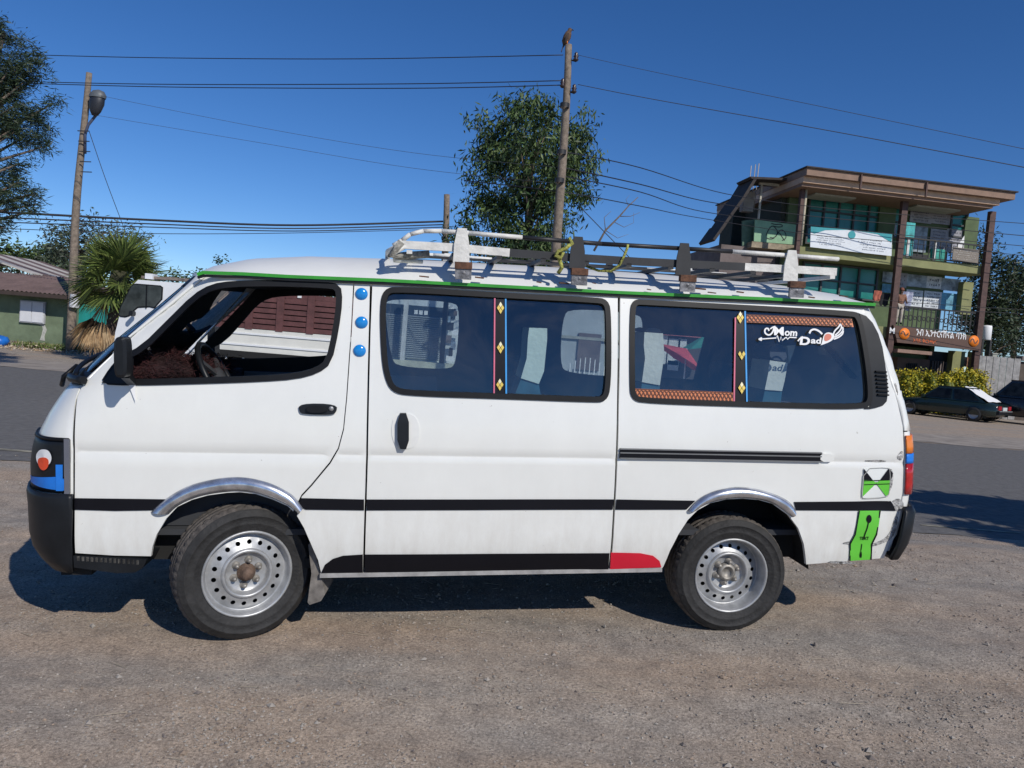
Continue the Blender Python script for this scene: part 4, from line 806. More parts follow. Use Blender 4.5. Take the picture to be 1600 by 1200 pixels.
# ---------------------------------------------------------------- right side: hedges, fence, box, parked cars
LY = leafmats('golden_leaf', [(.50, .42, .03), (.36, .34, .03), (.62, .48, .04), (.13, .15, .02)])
def hedge(label, px0, px1, pyt, Y):
    a = G(px0, 628, Y); b = G(px1, 628, Y); zt = G((px0 + px1) / 2, pyt, Y).z; t = empty('hedge', ((a.x + b.x) / 2, Y, 0), 0, label, 'hedge', 'golden hedges before the building'); W = b.x - a.x; B = []
    for k in range(7): B.append(((-W / 2 + W * (k + .5) / 7, R.uniform(-.2, .3), zt * .5), (W / 9, .75, zt * .47 * R.uniform(.92, 1.08))))
    leaves('foliage', blob_points(B, 420, .8), 20, (.10, .10, .10), .12, .035, LY, t, 0)
    q = MB()
    for k in range(7): q.tube([(-W / 2 + W * (k + .5) / 7, 0, 0), (-W / 2 + W * (k + .5) / 7, .05, zt * .6)], [.05, .02], 6)
    q.build('stem', mat('bark', (.16, .125, .095)), t)
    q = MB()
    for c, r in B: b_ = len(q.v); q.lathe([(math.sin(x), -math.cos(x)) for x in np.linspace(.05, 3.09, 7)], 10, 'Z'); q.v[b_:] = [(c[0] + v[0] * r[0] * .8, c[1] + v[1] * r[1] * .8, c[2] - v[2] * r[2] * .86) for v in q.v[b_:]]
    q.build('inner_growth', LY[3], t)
hedge('wide golden yellow hedge left of the two, behind the dark sedan', 1405, 1487, 578, 36.6); hedge('rounded golden green hedge right of the two, by the corrugated fence', 1484, 1533, 575, 36.9)
def fence():
    Y = 37; a = G(1531, 556, Y); b = G(1600, 560, Y); t = empty('corrugated_fence', (a.x, Y, 0), 0, 'grey corrugated sheet fence right of the golden hedges', 'fence'); zt = a.z; n = 12; W = 2.0
    for k in range(n): q = MB(); q.box((W * (k + .5) / n, .02 * (k % 2), zt / 2 + .03 * R.random()), (W / n - .012, .03, zt)); q.build('fence_board', mat('grey_fence_board', (.30, .29, .28), .8, var=.3, scale=5), t)
    w = empty('boundary_wall', (a.x + W + .1, Y + .2, 0), 0, 'dark brown wall with a coping at the right edge', 'wall'); q = MB(); q.box((4, .1, zt / 2 - .05), (8, .25, zt - .1)); q.build('wall', mat('dark_brown_wall', (.10, .08, .065), .95, var=.2), w); q = MB(); q.box((4, .05, zt + .05), (8.1, .5, .22)); q.build('coping', mat('grey_coping', (.20, .175, .16), .9), w)
    c = G(1541, 521, 39.2); bx = empty('water_tank', (c.x, 39.2, 0), 0, 'small white tank on a dark stand right of the bank sign', 'tank'); q = MB(); q.lathe([(.02, .42), (.22, .40), (.24, .3), (.24, -.3), (.2, -.34), (.02, -.34)], 16, 'Z', (0, 0, c.z)); q.build('tank', M_WPRINT, bx)
    for dx in (-.2, .2): q = MB(); q.box((dx, 0, (c.z - .34) / 2), (.08, .3, c.z - .34)); q.build('leg', M_IRON, bx)
    p = empty('gate_post', (G(1552, 560, 37.4).x, 37.4, 0), 0, 'pale square post standing behind the corrugated fence', 'post'); q = MB(); q.box((0, 0, 1.55), (.22, .22, 3.1)); q.box((0, 0, 3.12), (.28, .28, .06)); q.build('shaft', M_SOFFIT, p)
fence()
def car(name, label, px, py, Y, head, dims, m_, cover=False, suv=False):
    """x forward; body lofted from stations, glasshouse on top, four wheels"""
    p = GZ(px, py, 0) if Y is None else Vector((G(px, py, Y).x, Y, 0)); t = empty(name, (p.x, p.y, 0), head, label, 'car', 'dark cars parked at the right'); Lc, Wc, H = dims; hl_ = Lc / 2
    belt = H * .62
    ST = [(-hl_, .42, belt * .80, .86), (-hl_ + .06, .28, belt * .95, .95), (-hl_ + .5, .24, belt * 1.0, 1.0), (0, .22, belt, 1.0), (hl_ * .42, .22, belt * .98, 1.0), (hl_ - .35, .24, belt * .86, .96), (hl_ - .06, .28, belt * .74, .88), (hl_, .38, belt * .62, .78)] if not suv else [(-hl_, .45, belt * .98, .93), (-hl_ + .05, .34, belt, .98), (0, .32, belt, 1), (hl_ * .45, .32, belt, 1), (hl_ - .2, .34, belt * .92, .97), (hl_, .45, belt * .8, .88)]
    V = []; F = []; sec = [(-1, .12), (-1.0, .45), (-.985, .75), (-.93, .95), (-.8, 1.0), (.8, 1.0), (.93, .95), (.985, .75), (1, .45), (1, .12), (.9, 0), (-.9, 0)]; ns = len(sec)
    for x, z0, z1, k in ST:
        for a, b in sec: V.append((x, a * Wc / 2 * k, z0 + (z1 - z0) * b))
    for i in range(len(ST) - 1):
        for j in range(ns): F.append([i * ns + j, i * ns + (j + 1) % ns, (i + 1) * ns + (j + 1) % ns, (i + 1) * ns + j][::-1])
    F += [list(range(ns))[::1], [(len(ST) - 1) * ns + j for j in range(ns)][::-1]]
    body = mesh('body', V, F, m_, t, True)
    x0, x1, x2, x3 = (-hl_ + .45, -hl_ * .42, hl_ * .12, hl_ * .42) if not suv else (-hl_ + .04, -hl_ + .3, hl_ * .15, hl_ * .42)
    wb, wt = Wc * .47, Wc * .37; zb, zt = belt - .02, H
    V = [(x0, -wb, zb), (x0, wb, zb), (x3, wb, zb), (x3, -wb, zb), (x1, -wt, zt), (x1, wt, zt), (x2, wt, zt), (x2, -wt, zt)]
    mesh('cabin', V, [[4, 7, 6, 5], [0, 4, 5, 1], [2, 6, 7, 3], [0, 3, 7, 4], [1, 5, 6, 2]], m_, t)
    q = MB(); q.box(((x1 + x2) / 2, 0, zt + .02), (x2 - x1 + .06, wt * 2, .05)); q.build('roof', m_, t)
    def face(name, idx, ins_, m2, off=.012, par=t):
        P = [Vector(V[i]) for i in idx]; c = sum(P, Vector()) / 4; n = (P[1] - P[0]).cross(P[2] - P[0]).normalized(); n = n if n.dot(c - Vector((0, 0, (zb + zt) / 2))) > 0 else -n
        return mesh(name, [c + (v - c) * ins_ + n * off for v in P], [[0, 1, 2, 3]], m2, par)
    face('rear_window', (0, 4, 5, 1), .88, M_DKGLASS); face('windscreen', (2, 6, 7, 3), .88, M_DKGLASS)
    for s, idx in ((-1, (0, 3, 7, 4)), (1, (1, 5, 6, 2))):
        P = [Vector(V[i]) for i in idx]; c = sum(P, Vector()) / 4; lo = [V[0][0], V[3][0]]; Lb = lambda f: Vector((x0 + (x3 - x0) * f, s * wb, zb)); Lt = lambda f: Vector((x1 + (x2 - x1) * f, s * wt, zt))
        for f0, f1 in ((.06, .47), (.53, .95)): Q = [Lb(f0).lerp(Lt(f0), .1), Lb(f1).lerp(Lt(f1), .1), Lb(f1).lerp(Lt(f1), .88), Lb(f0).lerp(Lt(f0), .88)]; mesh('side_window', [v + Vector((0, s * .015, .004)) for v in Q], [[0, 1, 2, 3]], M_DKGLASS, t)
    if cover:  # white sheet stands for sun glare on the rear glass
        P = [Vector((x0 - .05, -wb * .98, zb + .03)), Vector((x1 + .15, -wt * 1.02, zt + .055)), Vector((x1 + .15, wt * 1.02, zt + .055)), Vector((x0 - .05, wb * .98, zb + .03))]; P2 = [v + Vector((-.02, 0, .03)) for v in P]; n_ = 6; VV = []; FF = []
        for i in range(n_ + 1):
            for j in range(n_ + 1): a = P2[0].lerp(P2[1], i / n_); b = P2[3].lerp(P2[2], i / n_); v = a.lerp(b, j / n_); VV.append(v + Vector((-.03, 0, .03)) * (math.sin(i * 1.7 + j * 2.1) * .4))
        for i in range(n_):
            for j in range(n_): FF.append([i * 7 + j, i * 7 + j + 1, i * 7 + j + 8, i * 7 + j + 7])
        mesh('rear_screen_glare', VV, FF, M_WPRINT, t, True)
    rl = mat('car_red_lamp', (.35, .02, .03), .25)
    for s in (-1, 1): q = MB(); q.box((-hl_ - .002, s * Wc * .34, belt * .78), (.06, Wc * .2, .16)); q.build('tail_light', rl, t)
    q = MB(); q.box((-hl_ - .01, 0, belt * .74), (.05, .5, .14)); q.build('number_plate', mat('pale_plate', (.5, .55, .55), .5), t)
    q = MB(); q.box((-hl_ - .01, 0, .46), (.12, Wc * .92, .16)); q.build('bumper', M_BLACKP, t)
    q = MB(); q.box((-hl_ - .075, 0, .53), (.02, Wc * .9, .03)); q.build('bumper_strip', M_RIM, t)
    for s in (-1, 1): q = MB(); q.box((hl_ * .36, s * (Wc / 2 + .06), belt + .06), (.1, .16, .1)); q.build('door_mirror', m_, t)
    for x in (-hl_ * .60, hl_ * .62):
        for s in (-1, 1):
            r = .31 if not suv else .37; w = empty('wheel', (x, s * (Wc / 2 - .09), r)); w.parent = t; q = MB(); q.lathe([(r * .62, -.1), (r * .95, -.1), (r, -.06), (r, .06), (r * .95, .1), (r * .62, .1)], 24); q.build('tyre', M_TYRE, w); q = MB(); q.lathe([(r * .63, -.085 * 1), (r * .5, -.06), (r * .2, -.07), (0, -.07)], 20); q.lathe([(0, .07), (r * .2, .07), (r * .5, .06), (r * .63, .085)], 20); q.build('rim', M_RIM, w)
            q = MB(); q.lathe([(r * 1.14, -.0), (r * 1.14, s * .105)], 24); q.build('wheel_arch', M_BLACK, w)
    return t
M_CGREEN = mat('dark_green_car_paint', (.012, .024, .02), .2, var=.1, coat=.6); M_CBLK = mat('black_car_paint', (.008, .010, .013), .2, var=.1, coat=.6)
car('sedan', 'dark green sedan with sun glare on its rear window, modelled as a white sheet', 1481, 650, 33.8, math.radians(180 - 50), (4.3, 1.66, 1.36), M_CGREEN, True)
car('suv', 'black off road car cut off by the right edge of the picture', 1596, 664, 33.6, math.radians(180 - 50), (4.6, 1.85, 1.85), M_CBLK, False, True)
# ---------------------------------------------------------------- people and washing on the first balcony
def person(label, px, pyf, Y, h, shirt, trousers, pose=0):
    foot = G(px, pyf, Y); t = empty('person', foot, 0, label, 'person'); s = h / 1.7
    J = {'pel': (0, 0, .92), 'ch': (.02, 0, 1.25), 'nk': (.02, 0, 1.47), 'hd': (.03, -.02, 1.62), 'lk': (-.1, -.03, .5), 'lf': (-.11, 0, .08), 'lt': (-.12, -.14, .03), 'rk': (.1, -.04, .5), 'rf': (.11, .02, .08), 'rt': (.12, -.12, .03), 'lh': (-.1, 0, .88), 'rh': (.1, 0, .88), 'ls': (-.19, 0, 1.4), 'rs': (.2, 0, 1.4), 'le': (-.27, -.03, 1.14), 'lw': (-.2, -.2, .98), 're': (.27, -.02, 1.14), 'rw': (.22, -.22, 1.0)}
    def sk(name, chain, rad, m_):
        names = list(dict.fromkeys(n for e in chain for n in e)); me = bpy.data.meshes.new(name); me.from_pydata([tuple(c * s for c in J[n]) for n in names], [(names.index(a), names.index(b)) for a, b in chain], []); me.materials.append(m_); o = link(name, me, t)
        sm_ = o.modifiers.new('skin', 'SKIN'); sd = o.modifiers.new('sub', 'SUBSURF'); sd.levels = sd.render_levels = 1
        for i, n in enumerate(names): r = rad.get(n, .06) * s; me.skin_vertices[0].data[i].radius = (r, r)
        me.skin_vertices[0].data[0].use_root = True
    skin_ = mat('dark_skin', (.10, .052, .032), .6)
    sk('body', [('pel', 'ch'), ('ch', 'nk'), ('nk', 'hd'), ('ch', 'ls'), ('ls', 'le'), ('le', 'lw'), ('ch', 'rs'), ('rs', 're'), ('re', 'rw')], {'pel': .12, 'ch': .13, 'nk': .055, 'hd': .095, 'ls': .06, 'rs': .06, 'le': .045, 're': .045, 'lw': .035, 'rw': .035}, skin_)
    sk('shirt', [('pel', 'ch'), ('ch', 'ls'), ('ls', 'le'), ('ch', 'rs'), ('rs', 're')], {'pel': .145, 'ch': .16, 'ls': .075, 'rs': .075, 'le': .06, 're': .06}, shirt)
    sk('trousers', [('pel', 'lh'), ('lh', 'lk'), ('lk', 'lf'), ('pel', 'rh'), ('rh', 'rk'), ('rk', 'rf')], {'pel': .14, 'lh': .1, 'rh': .1, 'lk': .07, 'rk': .07, 'lf': .055, 'rf': .055}, trousers)
    sk('shoe', [('lf', 'lt')], {'lf': .05, 'lt': .04}, M_BLACK); sk('shoe', [('rf', 'rt')], {'rf': .05, 'rt': .04}, M_BLACK)
    q = MB(); q.lathe([(math.sin(a) * .105 * s, math.cos(a) * .11 * s) for a in np.linspace(.03, 1.9, 7)], 14, 'Z', (.03 * s, .015 * s, 1.66 * s)); q.build('cap', mat('brown_cap', (.20, .07, .045), .8), t)
person('person in a brown jacket and pale trousers standing on the balcony by the post', 1403, 507, 37.9, 1.75, mat('brown_jacket', (.22, .11, .07), .9, var=.2), mat('pale_trousers', (.45, .40, .34), .9))
def cloth(label, px, py, Y, w, h, m_):
    c = G(px, py, Y); V = []; F = []; n = 6
    for i in range(n + 1):
        for j in range(n + 1): V.append(((i / n - .5) * w + .02 * math.sin(j * 1.3), .05 * math.sin(i * 1.9 + j * .5), -(j / n) * h * (1 + .1 * math.sin(i * 2.2)) + h / 2))
    for i in range(n):
        for j in range(n): F.append([i * 7 + j, i * 7 + j + 1, i * 7 + j + 8, i * 7 + j + 7])
    tag(mesh('hanging_cloth', V, F, m_, None, True, loc=c), label, 'washing', 'washing hung on the balcony rail')
cloth('orange cloth hung on the balcony above the minibus roof', 1371, 462, 38.0, .35, .5, mat('orange_cloth', (.40, .12, .08), .9, var=.3, scale=6)); cloth('white and blue cloth hung beside the person on the balcony', 1417, 470, 38.0, .5, .9, mat('white_blue_cloth', (.62, .64, .72), .9, col2=[.10, .12, .25], scale=5)); cloth('black cloth hung between the orange cloth and the post', 1382, 468, 38.0, .45, .6, mat('black_cloth', (.02, .02, .022), .9))
# ---------------------------------------------------------------- trees standing outside the picture to the right, whose shade falls on the road
SD_ = Vector((-.80, 1.1, -1.0))
def castpos(x, y, h): return Vector((x, y, 0)) - SD_ * h
rb = []
for x, y, h, rx, ry in ((6.4, 10.4, 4.4, 1.4, .40), (7.4, 10.1, 4.2, 1.2, .55), (5.5, 9.5, 3.9, 1.2, .10), (6.4, 9.15, 4.0, 1.0, .16), (7.2, 9.3, 4.1, .9, .3), (5.6, 8.35, 3.5, .8, .10), (5.6, 7.75, 3.3, .6, .25), (6.6, 7.9, 3.6, .9, .35), (5.2, 11.4, 4.7, .35, .10)): rb.append((tuple(castpos(x, y, h)), (rx, ry, .12)))
tree('roadside_tree', 'roadside tree standing beyond the right edge, shading the road', (11.6, 4.6, 0), [(11.6, 4.6, 0), (11.4, 4.8, 2.0), (11.0, 5.2, 4.0)], rb, 260, 50, (.10, .07, .06), .25, .06, LG, .16, .3, shell=.1)
# ================================================================ the minibus (its own frame: x to the rear, y away from the camera, z up)
VT = np.array([.03808871, 3.90178935, .08990369]); VYAW, VPITCH, VLEAN = .13574315, .04830974, math.radians(1.5)
VM = Matrix.Translation(VT) @ Matrix.Rotation(VYAW, 4, 'Z') @ Matrix.Rotation(-VPITCH, 4, 'Y') @ Matrix.Rotation(VLEAN, 4, 'X')
_VI = np.array(VM.inverted()); _vo = (_VI @ np.append(_eye, 1))[:3]
van = empty('minibus'); van.matrix_world = VM
tag(van, 'long white minibus with roof rack, black side stripe and stickers on the dirt lot', 'van')
WD = 1.69; NA, NN = .34, 2.5; RA, RN_ = .16, 2.3; ZC = .9448; ZG = 1.812
def Vy(px, py, y):
    d = _VI[:3, :3] @ ray(px, py); k = (y - _vo[1]) / d[1]; p = _vo + d * k; return p[0], p[2]
def _tsil(a, n, hw, slope):
    lo, hi = 1e-4, .9999
    for _ in range(60):
        s = (lo + hi) / 2; d = hw / a * s ** (n - 1) * (1 - s ** n) ** (1 / n - 1)
        if d < slope: lo = s
        else: hi = s
    return a * lo, hw * (1 - (1 - lo ** n) ** (1 / n))
tF, yF = _tsil(NA, NN, .8, 2.2); tB, yB = _tsil(RA, RN_, .8, 1.46)
def _prof(pts, off, dt):
    L = sorted((Vy(x, y, off)[1], Vy(x, y, off)[0] + dt) for x, y in pts); return [p[0] for p in L], [p[1] for p in L]
NZ, NX = _prof([(60, 775), (57, 760), (56, 720), (60, 690), (66, 675), (73, 661), (81, 645), (94, 624), (108, 604), (122, 589), (150, 562), (185, 528), (250, 474), (300, 430), (312, 419)], yF + .05, tF)
RZ, RX = _prof([(1372, 474), (1388, 515), (1402, 562), (1413, 620), (1420, 672), (1421, 700), (1420, 760), (1413, 800), (1402, 840), (1387, 874)], yB + .02, -tB)
def xs(z): return float(np.interp(z, NZ, NX))
def xr(z): return float(np.interp(z, RZ, RX))
def ins(z):
    r = .13 * (min(1.2, (z - 1.0) / .81)) ** 1.4 if z > 1.0 else 0
    return r + (.03 * ((.55 - z) / .2) ** 2 if z < .55 else 0)
def side(x, z, extra=True):
    y = ins(z); hw = WD / 2 - y; s = (xs(z) - x) / NA
    if s > 0: y += hw * (1 - (1 - min(s, .9999) ** NN) ** (1 / NN))
    s = (x - xr(z)) / RA
    if s > 0: y += hw * (1 - (1 - min(s, .9999) ** RN_) ** (1 / RN_))
    if extra:
        y += .006 * math.exp(-((z - ZC) / .007) ** 2) if x < .62 or x > 1.72 else 0
        if x > 1.6: y += .009 * math.exp(-((x - 1.93) / .17) ** 2 - ((z - .50) / .05) ** 2) + .010 * math.exp(-((x - 2.05) / .1) ** 2 - ((z - .72) / .06) ** 2)
        y += .004 * mnoise.noise((x * 1.3, z * 2.0, 3)) + .0014 * mnoise.noise((x * 4, z * 5, 8))
    return y
def V2(px, py):
    y = 0.0
    for _ in range(12): x, z = Vy(px, py, y); y = .5 * y + .5 * min(.5, side(x, z, False))
    return x, z
def toV(P): return [V2(*p) for p in P]
def skin(name, loops, m_, parent=None, step=.045, off=0.0, thick=.022, rows=(ZC - .012, ZC - .004, ZC + .004, ZC + .012), inner=None, seg=.03, surf=side):
    loops = [dens(P, seg) for P in loops]
    vo, F = fill2d(loops, step, rows); n = len(vo); A = [Vector((x, surf(x, z) - off, z)) for x, z in vo]; V = list(A); FF = []; fm = []; smf = []
    for f in F:
        p = [vo[i] for i in f]; f = f if poly_area(p) > 0 else f[::-1]; FF.append(f); fm.append(0); smf.append(True)
    if thick:
        V += [a + Vector((0, thick, 0)) for a in A]
        E = {}
        for f in list(FF):
            for i in range(len(f)): E[(f[i], f[(i + 1) % len(f)])] = 1
            FF.append([i + n for i in f][::-1]); fm.append(1); smf.append(True)
        for (a, b) in E:
            if (b, a) not in E:
                k = len(V); V += [A[b], A[a], A[a] + Vector((0, thick, 0)), A[b] + Vector((0, thick, 0))]; FF.append([k, k + 1, k + 2, k + 3]); fm.append(0); smf.append(False)
    return mesh(name, V, FF, [m_, inner or M_LINER], parent or van, smf, fm)
def decal(name, P, m_, parent, off=.005, step=.04, pxs=True, label=None):
    L = toV(P) if pxs else P
    o = skin(name, [L], m_, parent, step, off, .002, (), m_, .03)
    if label: o['label'] = label
    return o
def pxmesh(name, V, F, m_, parent, off=.005):
    L = [V2(*p) for p in V]; return mesh(name, [(x, side(x, z) - off, z) for x, z in L], F, m_, parent)
# ---- window outlines
W_FD = chaikin([(160, 598), (173, 577), (188, 560), (224, 541), (263, 502), (303, 462), (331, 446), (365, 441), (433, 440), (505, 443), (530, 446), (533, 470), (527, 516), (516, 566), (496, 581), (462, 590), (405, 594), (320, 597), (201, 600)], 1)
W_SD = chaikin([(595, 478), (601, 453), (622, 449), (770, 458), (925, 466), (949, 469), (953, 495), (953, 603), (946, 626), (925, 627), (799, 622), (640, 617), (613, 611), (602, 588), (597, 550)], 2)
W_RQ = chaikin([(985, 490), (989, 469), (1012, 470), (1163, 478), (1325, 487), (1343, 491), (1353, 540), (1361, 600), (1361, 632), (1342, 638), (1227, 636), (1006, 629), (987, 622), (985, 598)], 2)
W_VENT = chaikin([(1335, 487), (1358, 496), (1376, 530), (1384, 580), (1387, 612), (1384, 632), (1362, 639), (1346, 639), (1362, 634), (1362, 600), (1354, 540), (1344, 491)], 1)
L_FD, L_SD, L_RQ = toV(W_FD), toV(W_SD), toV(W_RQ)
# ---- side panels
FD = [(139, 592), (160, 571), (185, 547), (235, 501), (287, 454), (309, 434), (320, 432), (450, 436), (552, 440), (548, 520), (545, 560), (541, 620), (536, 670), (528, 700), (515, 722), (500, 740), (486, 757), (471, 773), (458, 799), (450, 791), (425, 780), (400, 772), (375, 769), (355, 770), (325, 774), (300, 781), (277, 792), (260, 810), (245, 835), (238, 855), (236, 869), (180, 868), (118, 864), (117, 800), (117, 700), (118, 650), (121, 620), (128, 604)]
front_door = skin('front_door', [toV(FD), L_FD], M_WHITE)
PIL = [(554, 440), (578, 441), (576, 520), (574, 600), (572, 712), (570, 780), (567, 896), (502, 896), (497, 875), (485, 848), (475, 825), (464, 806), (471.5, 776), (487.5, 759), (501.5, 742), (516.5, 724), (529.5, 701.5), (537.5, 671), (542.5, 621), (546.6, 561), (549.6, 521)]
pillar = skin('pillar_panel', [toV(PIL)], M_WHITE)
SD = [(582, 441), (775, 451), (965, 460), (964, 640), (960, 760), (950, 891), (570, 895), (573, 780), (575, 712), (577, 600), (579, 520)]
sliding = skin('sliding_door', [toV(SD), L_SD], M_WHITE)
RQ = [(969, 461), (1200, 471), (1371, 480), (1384, 515), (1397, 562), (1407, 620), (1411, 672), (1412, 700), (1410, 770), (1404, 800), (1395, 835), (1381, 872), (1260, 882), (1256, 850), (1247, 825), (1232, 805), (1207, 787), (1185, 781), (1160, 779), (1135, 780), (1110, 786), (1090, 797), (1075, 812), (1060, 835), (1047, 860), (1036, 886), (1033, 889), (953, 892), (963, 760), (967, 640)]
quarter = skin('rear_quarter_panel', [toV(RQ), L_RQ], M_WHITE)
# far side: one pressed panel with its own openings
far = lambda x, z: WD - side(x, z, False)
def farskin(name, loops, m_, off=0.0, thick=.02, inner=None):
    vo, F = fill2d([dens(P, .06) for P in loops], .08); n = len(vo)
    V = [(x, far(x, z) + off, z) for x, z in vo] + [(x, far(x, z) + off - thick, z) for x, z in vo]
    FF = [(f if poly_area([vo[i] for i in f]) < 0 else f[::-1]) for f in F]; E = {(f[i], f[(i + 1) % len(f)]) for f in FF for i in range(len(f))}
    fm = [0] * len(FF) + [1] * len(FF); G_ = FF + [[i + n for i in f][::-1] for f in FF]
    for a, b in E:
        if (b, a) not in E: G_.append([b, a, a + n, b + n]); fm.append(1)
    return mesh(name, V, G_, [m_, inner or M_LINER], van, False, fm)
def VF(P, y=1.6): return [Vy(px, py, y) for px, py in P]
z0s = .35
FO = [(-2.04, z0s), (-1.72, z0s)] + [(-1.30 + .42 * math.cos(a), .36 + .42 * math.sin(a)) for a in np.linspace(math.pi, 0, 12)] + [(-.85, z0s), (.9, z0s)] + [(1.28 + .38 * math.cos(a), .36 + .40 * math.sin(a)) for a in np.linspace(math.pi, 0, 12)] + [(1.68, z0s), (2.10, .42), (2.19, .8), (2.2, 1.1), (2.1, 1.79), (-1.5, 1.80), (-1.97, 1.3), (-2.04, 1.2)]
F1 = rounder(VF([(599, 466), (719, 472), (713, 579), (612, 573)]), .05); F2 = rounder(VF([(878, 481), (1006, 490), (1002, 592), (876, 583)]), .06); F3 = VF([(1030, 522), (1101, 527), (1088, 594), (1030, 590)])
far_panel = farskin('far_side_panel', [FO, inset(L_FD, .03), F1, F2, F3], M_WHITE)
for Fx in (F1, F2, F3): farskin('far_window', [Fx], M_CLEAR, -.006, .004, M_CLEAR)
# ---- seals, glass
def seal(name, L, d, m_, parent, off=.007): return skin(name, [L, inset(L, d)], m_, parent, 0, off, .028, (), m_, .05)
seal('window_seal', inset(L_FD, -.008), .030, M_BLACK, front_door)
for nm, L, par, xd in (('sliding', L_SD, sliding, (782, 545)), ('rear', L_RQ, quarter, (1157, 560))):
    seal('window_seal', inset(L, -.006), .028, M_BLACK, par); xm = V2(*xd)[0]; gi = inset(L, .016)
    for sgn in (-1, 1):
        H = [p for p in gi]; clip = []
        for i in range(len(H)):
            a, b = H[i - 1], H[i]; ia, ib = (a[0] - xm) * sgn > 0, (b[0] - xm) * sgn > 0
            if ia != ib: k = (xm - a[0]) / (b[0] - a[0]); clip.append((xm, a[1] + (b[1] - a[1]) * k))
            if ib: clip.append(b)
        g = skin('window_glass', [clip], M_GLASS, par, .12, -.012 - (.004 if sgn > 0 else 0), 0, (), M_GLASS, .1)
vt = skin('quarter_vent_trim', [toV(W_VENT)], M_BLACKP, quarter, .05, .006, .01, ())
q = MB()
for i in range(7):
    a = V2(1366 + i * .6, 580 + i * 6); b = V2(1383 + i * .6, 581 + i * 6); q.bar((a[0], side(*a) - .012, a[1]), (b[0], side(*b) - .012, b[1]), .012, .008)
q.build('vent_louvre', M_BLACK, quarter)
# ---- black waist stripe, chrome arch trims, lower skirts
decal('waist_stripe', [(117, 778), (262, 780), (246, 797), (180, 798), (117, 796)], M_STRIPE, front_door)
decal('waist_stripe', [(471, 778), (569, 780), (569, 797), (478, 796), (466, 790)], M_STRIPE, pillar)
decal('waist_stripe', [(573, 780), (959, 780), (957, 796), (573, 797)], M_STRIPE, sliding)
decal('waist_stripe', [(963, 780), (1086, 782), (1072, 796), (961, 796)], M_STRIPE, quarter); decal('waist_stripe', [(1240, 784), (1392, 783), (1396, 790), (1399, 798), (1243, 797)], M_STRIPE, quarter)
def arch_trim(outer, inner, parent):
    def rs(P, n):
        d = [0.0]
        for a, b in zip(P, P[1:]): d.append(d[-1] + math.hypot(b[0] - a[0], b[1] - a[1]))
        t = np.linspace(0, d[-1], n); return [(float(np.interp(k, d, [p[0] for p in P])), float(np.interp(k, d, [p[1] for p in P]))) for k in t]
    n, m_ = 44, 8; A, B_ = rs(chaikin(outer, 2, False), n), rs(chaikin(inner, 2, False), n); V = []; F = []
    for i in range(n):
        for k in range(m_ + 1):
            f = k / m_; x, z = V2(A[i][0] * (1 - f) + B_[i][0] * f, A[i][1] * (1 - f) + B_[i][1] * f); V.append((x, side(x, z) - .003 - .022 * math.sin(math.pi * min(1, f * 1.0)) ** .7, z))
    for i in range(n - 1):
        for k in range(m_): a = i * (m_ + 1) + k; F.append([a, a + 1, a + m_ + 2, a + m_ + 1][::-1])
    mesh('wheel_arch_trim', V, F, M_CHROME, parent, True)
arch_trim([(236, 800), (247, 789), (259, 779), (290, 760), (325, 750), (360, 745), (390, 746), (425, 755), (450, 768), (462, 777), (474, 794)], [(264, 803), (277, 790), (300, 779), (325, 772), (355, 768), (375, 767), (400, 770), (425, 778), (450, 789), (460, 797), (466, 803)], front_door)
arch_trim([(1073, 798), (1086, 783), (1100, 773), (1120, 765), (1150, 760), (1175, 762), (1200, 768), (1225, 778), (1238, 788), (1243, 799)], [(1088, 797), (1098, 790), (1110, 785), (1135, 779), (1160, 778), (1185, 780), (1207, 786), (1222, 796), (1232, 804), (1237, 808)], quarter)
decal('lower_skirt', [(502, 895), (508, 882), (520, 873), (536, 868), (567, 866), (567, 895)], M_STRIPE, pillar); decal('lower_skirt', [(570, 866), (952, 864), (950, 890), (570, 894)], M_STRIPE, sliding)
decal('lower_skirt', [(954, 863), (1000, 864), (1020, 868), (1030, 876), (1033, 886), (953, 889)], mat('red_film', (.62, .012, .035), .4, var=.06), quarter, label='red painted lower corner of the rear panel')
q = MB(); a = V2(500, 897); b = V2(1034, 890); q.bar((a[0], .05, a[1] - .005), (b[0], .05, b[1]), .05, .022); q.build('sill_rail', mat('grey_sill', (.32, .31, .30), .6, var=.3, scale=10), van)
# ---- handles and slide rail
def hslab(name, P, m_, parent, y0=-.018, rnd=2):
    L = toV(chaikin(P, rnd)); V, F = prism2d([L if poly_area(L) > 0 else L[::-1]], lambda a, b: (a, side(a, b, False) + y0, b), lambda a, b: (a, side(a, b, False) + .004, b)); return mesh(name, V, F, m_, parent)
hslab('handle', [(467, 630), (527, 631), (526, 645), (515, 648), (476, 647), (468, 644)], M_BLACKP, front_door, -.012); hslab('handle_grip', [(480, 633), (512, 633), (512, 644), (480, 644)], M_BLACK, front_door, -.026, 1)
c = V2(518, 638); q = MB(); q.lathe([(.012, -.001), (.012, -.004), (0, -.004)], 14, 'Y', (c[0], side(*c) - .013, c[1])); q.build('lock_barrel', M_RIM, front_door)
hslab('handle_recess', [(611, 646), (655, 646), (656, 701), (613, 701)], M_ROOFW, sliding, -.003); hslab('handle', [(621, 645), (639, 645), (639, 701), (621, 700)], M_BLACKP, sliding, -.028, 1)
a = V2(968, 708); b = V2(1282, 714); q = MB(); q.mi = 0; q.bar((a[0], .004, a[1]), (b[0], .004, b[1]), .03, .052); q.mi = 1
for dz in (.024, -.024, .004): q.bar((a[0], -.012, a[1] + dz), (b[0], -.012, b[1] + dz), .006, .006)
q.build('slide_rail', [M_STRIPE, mat('worn_rail_edge', (.25, .25, .25), .4, metal=.6)], quarter)
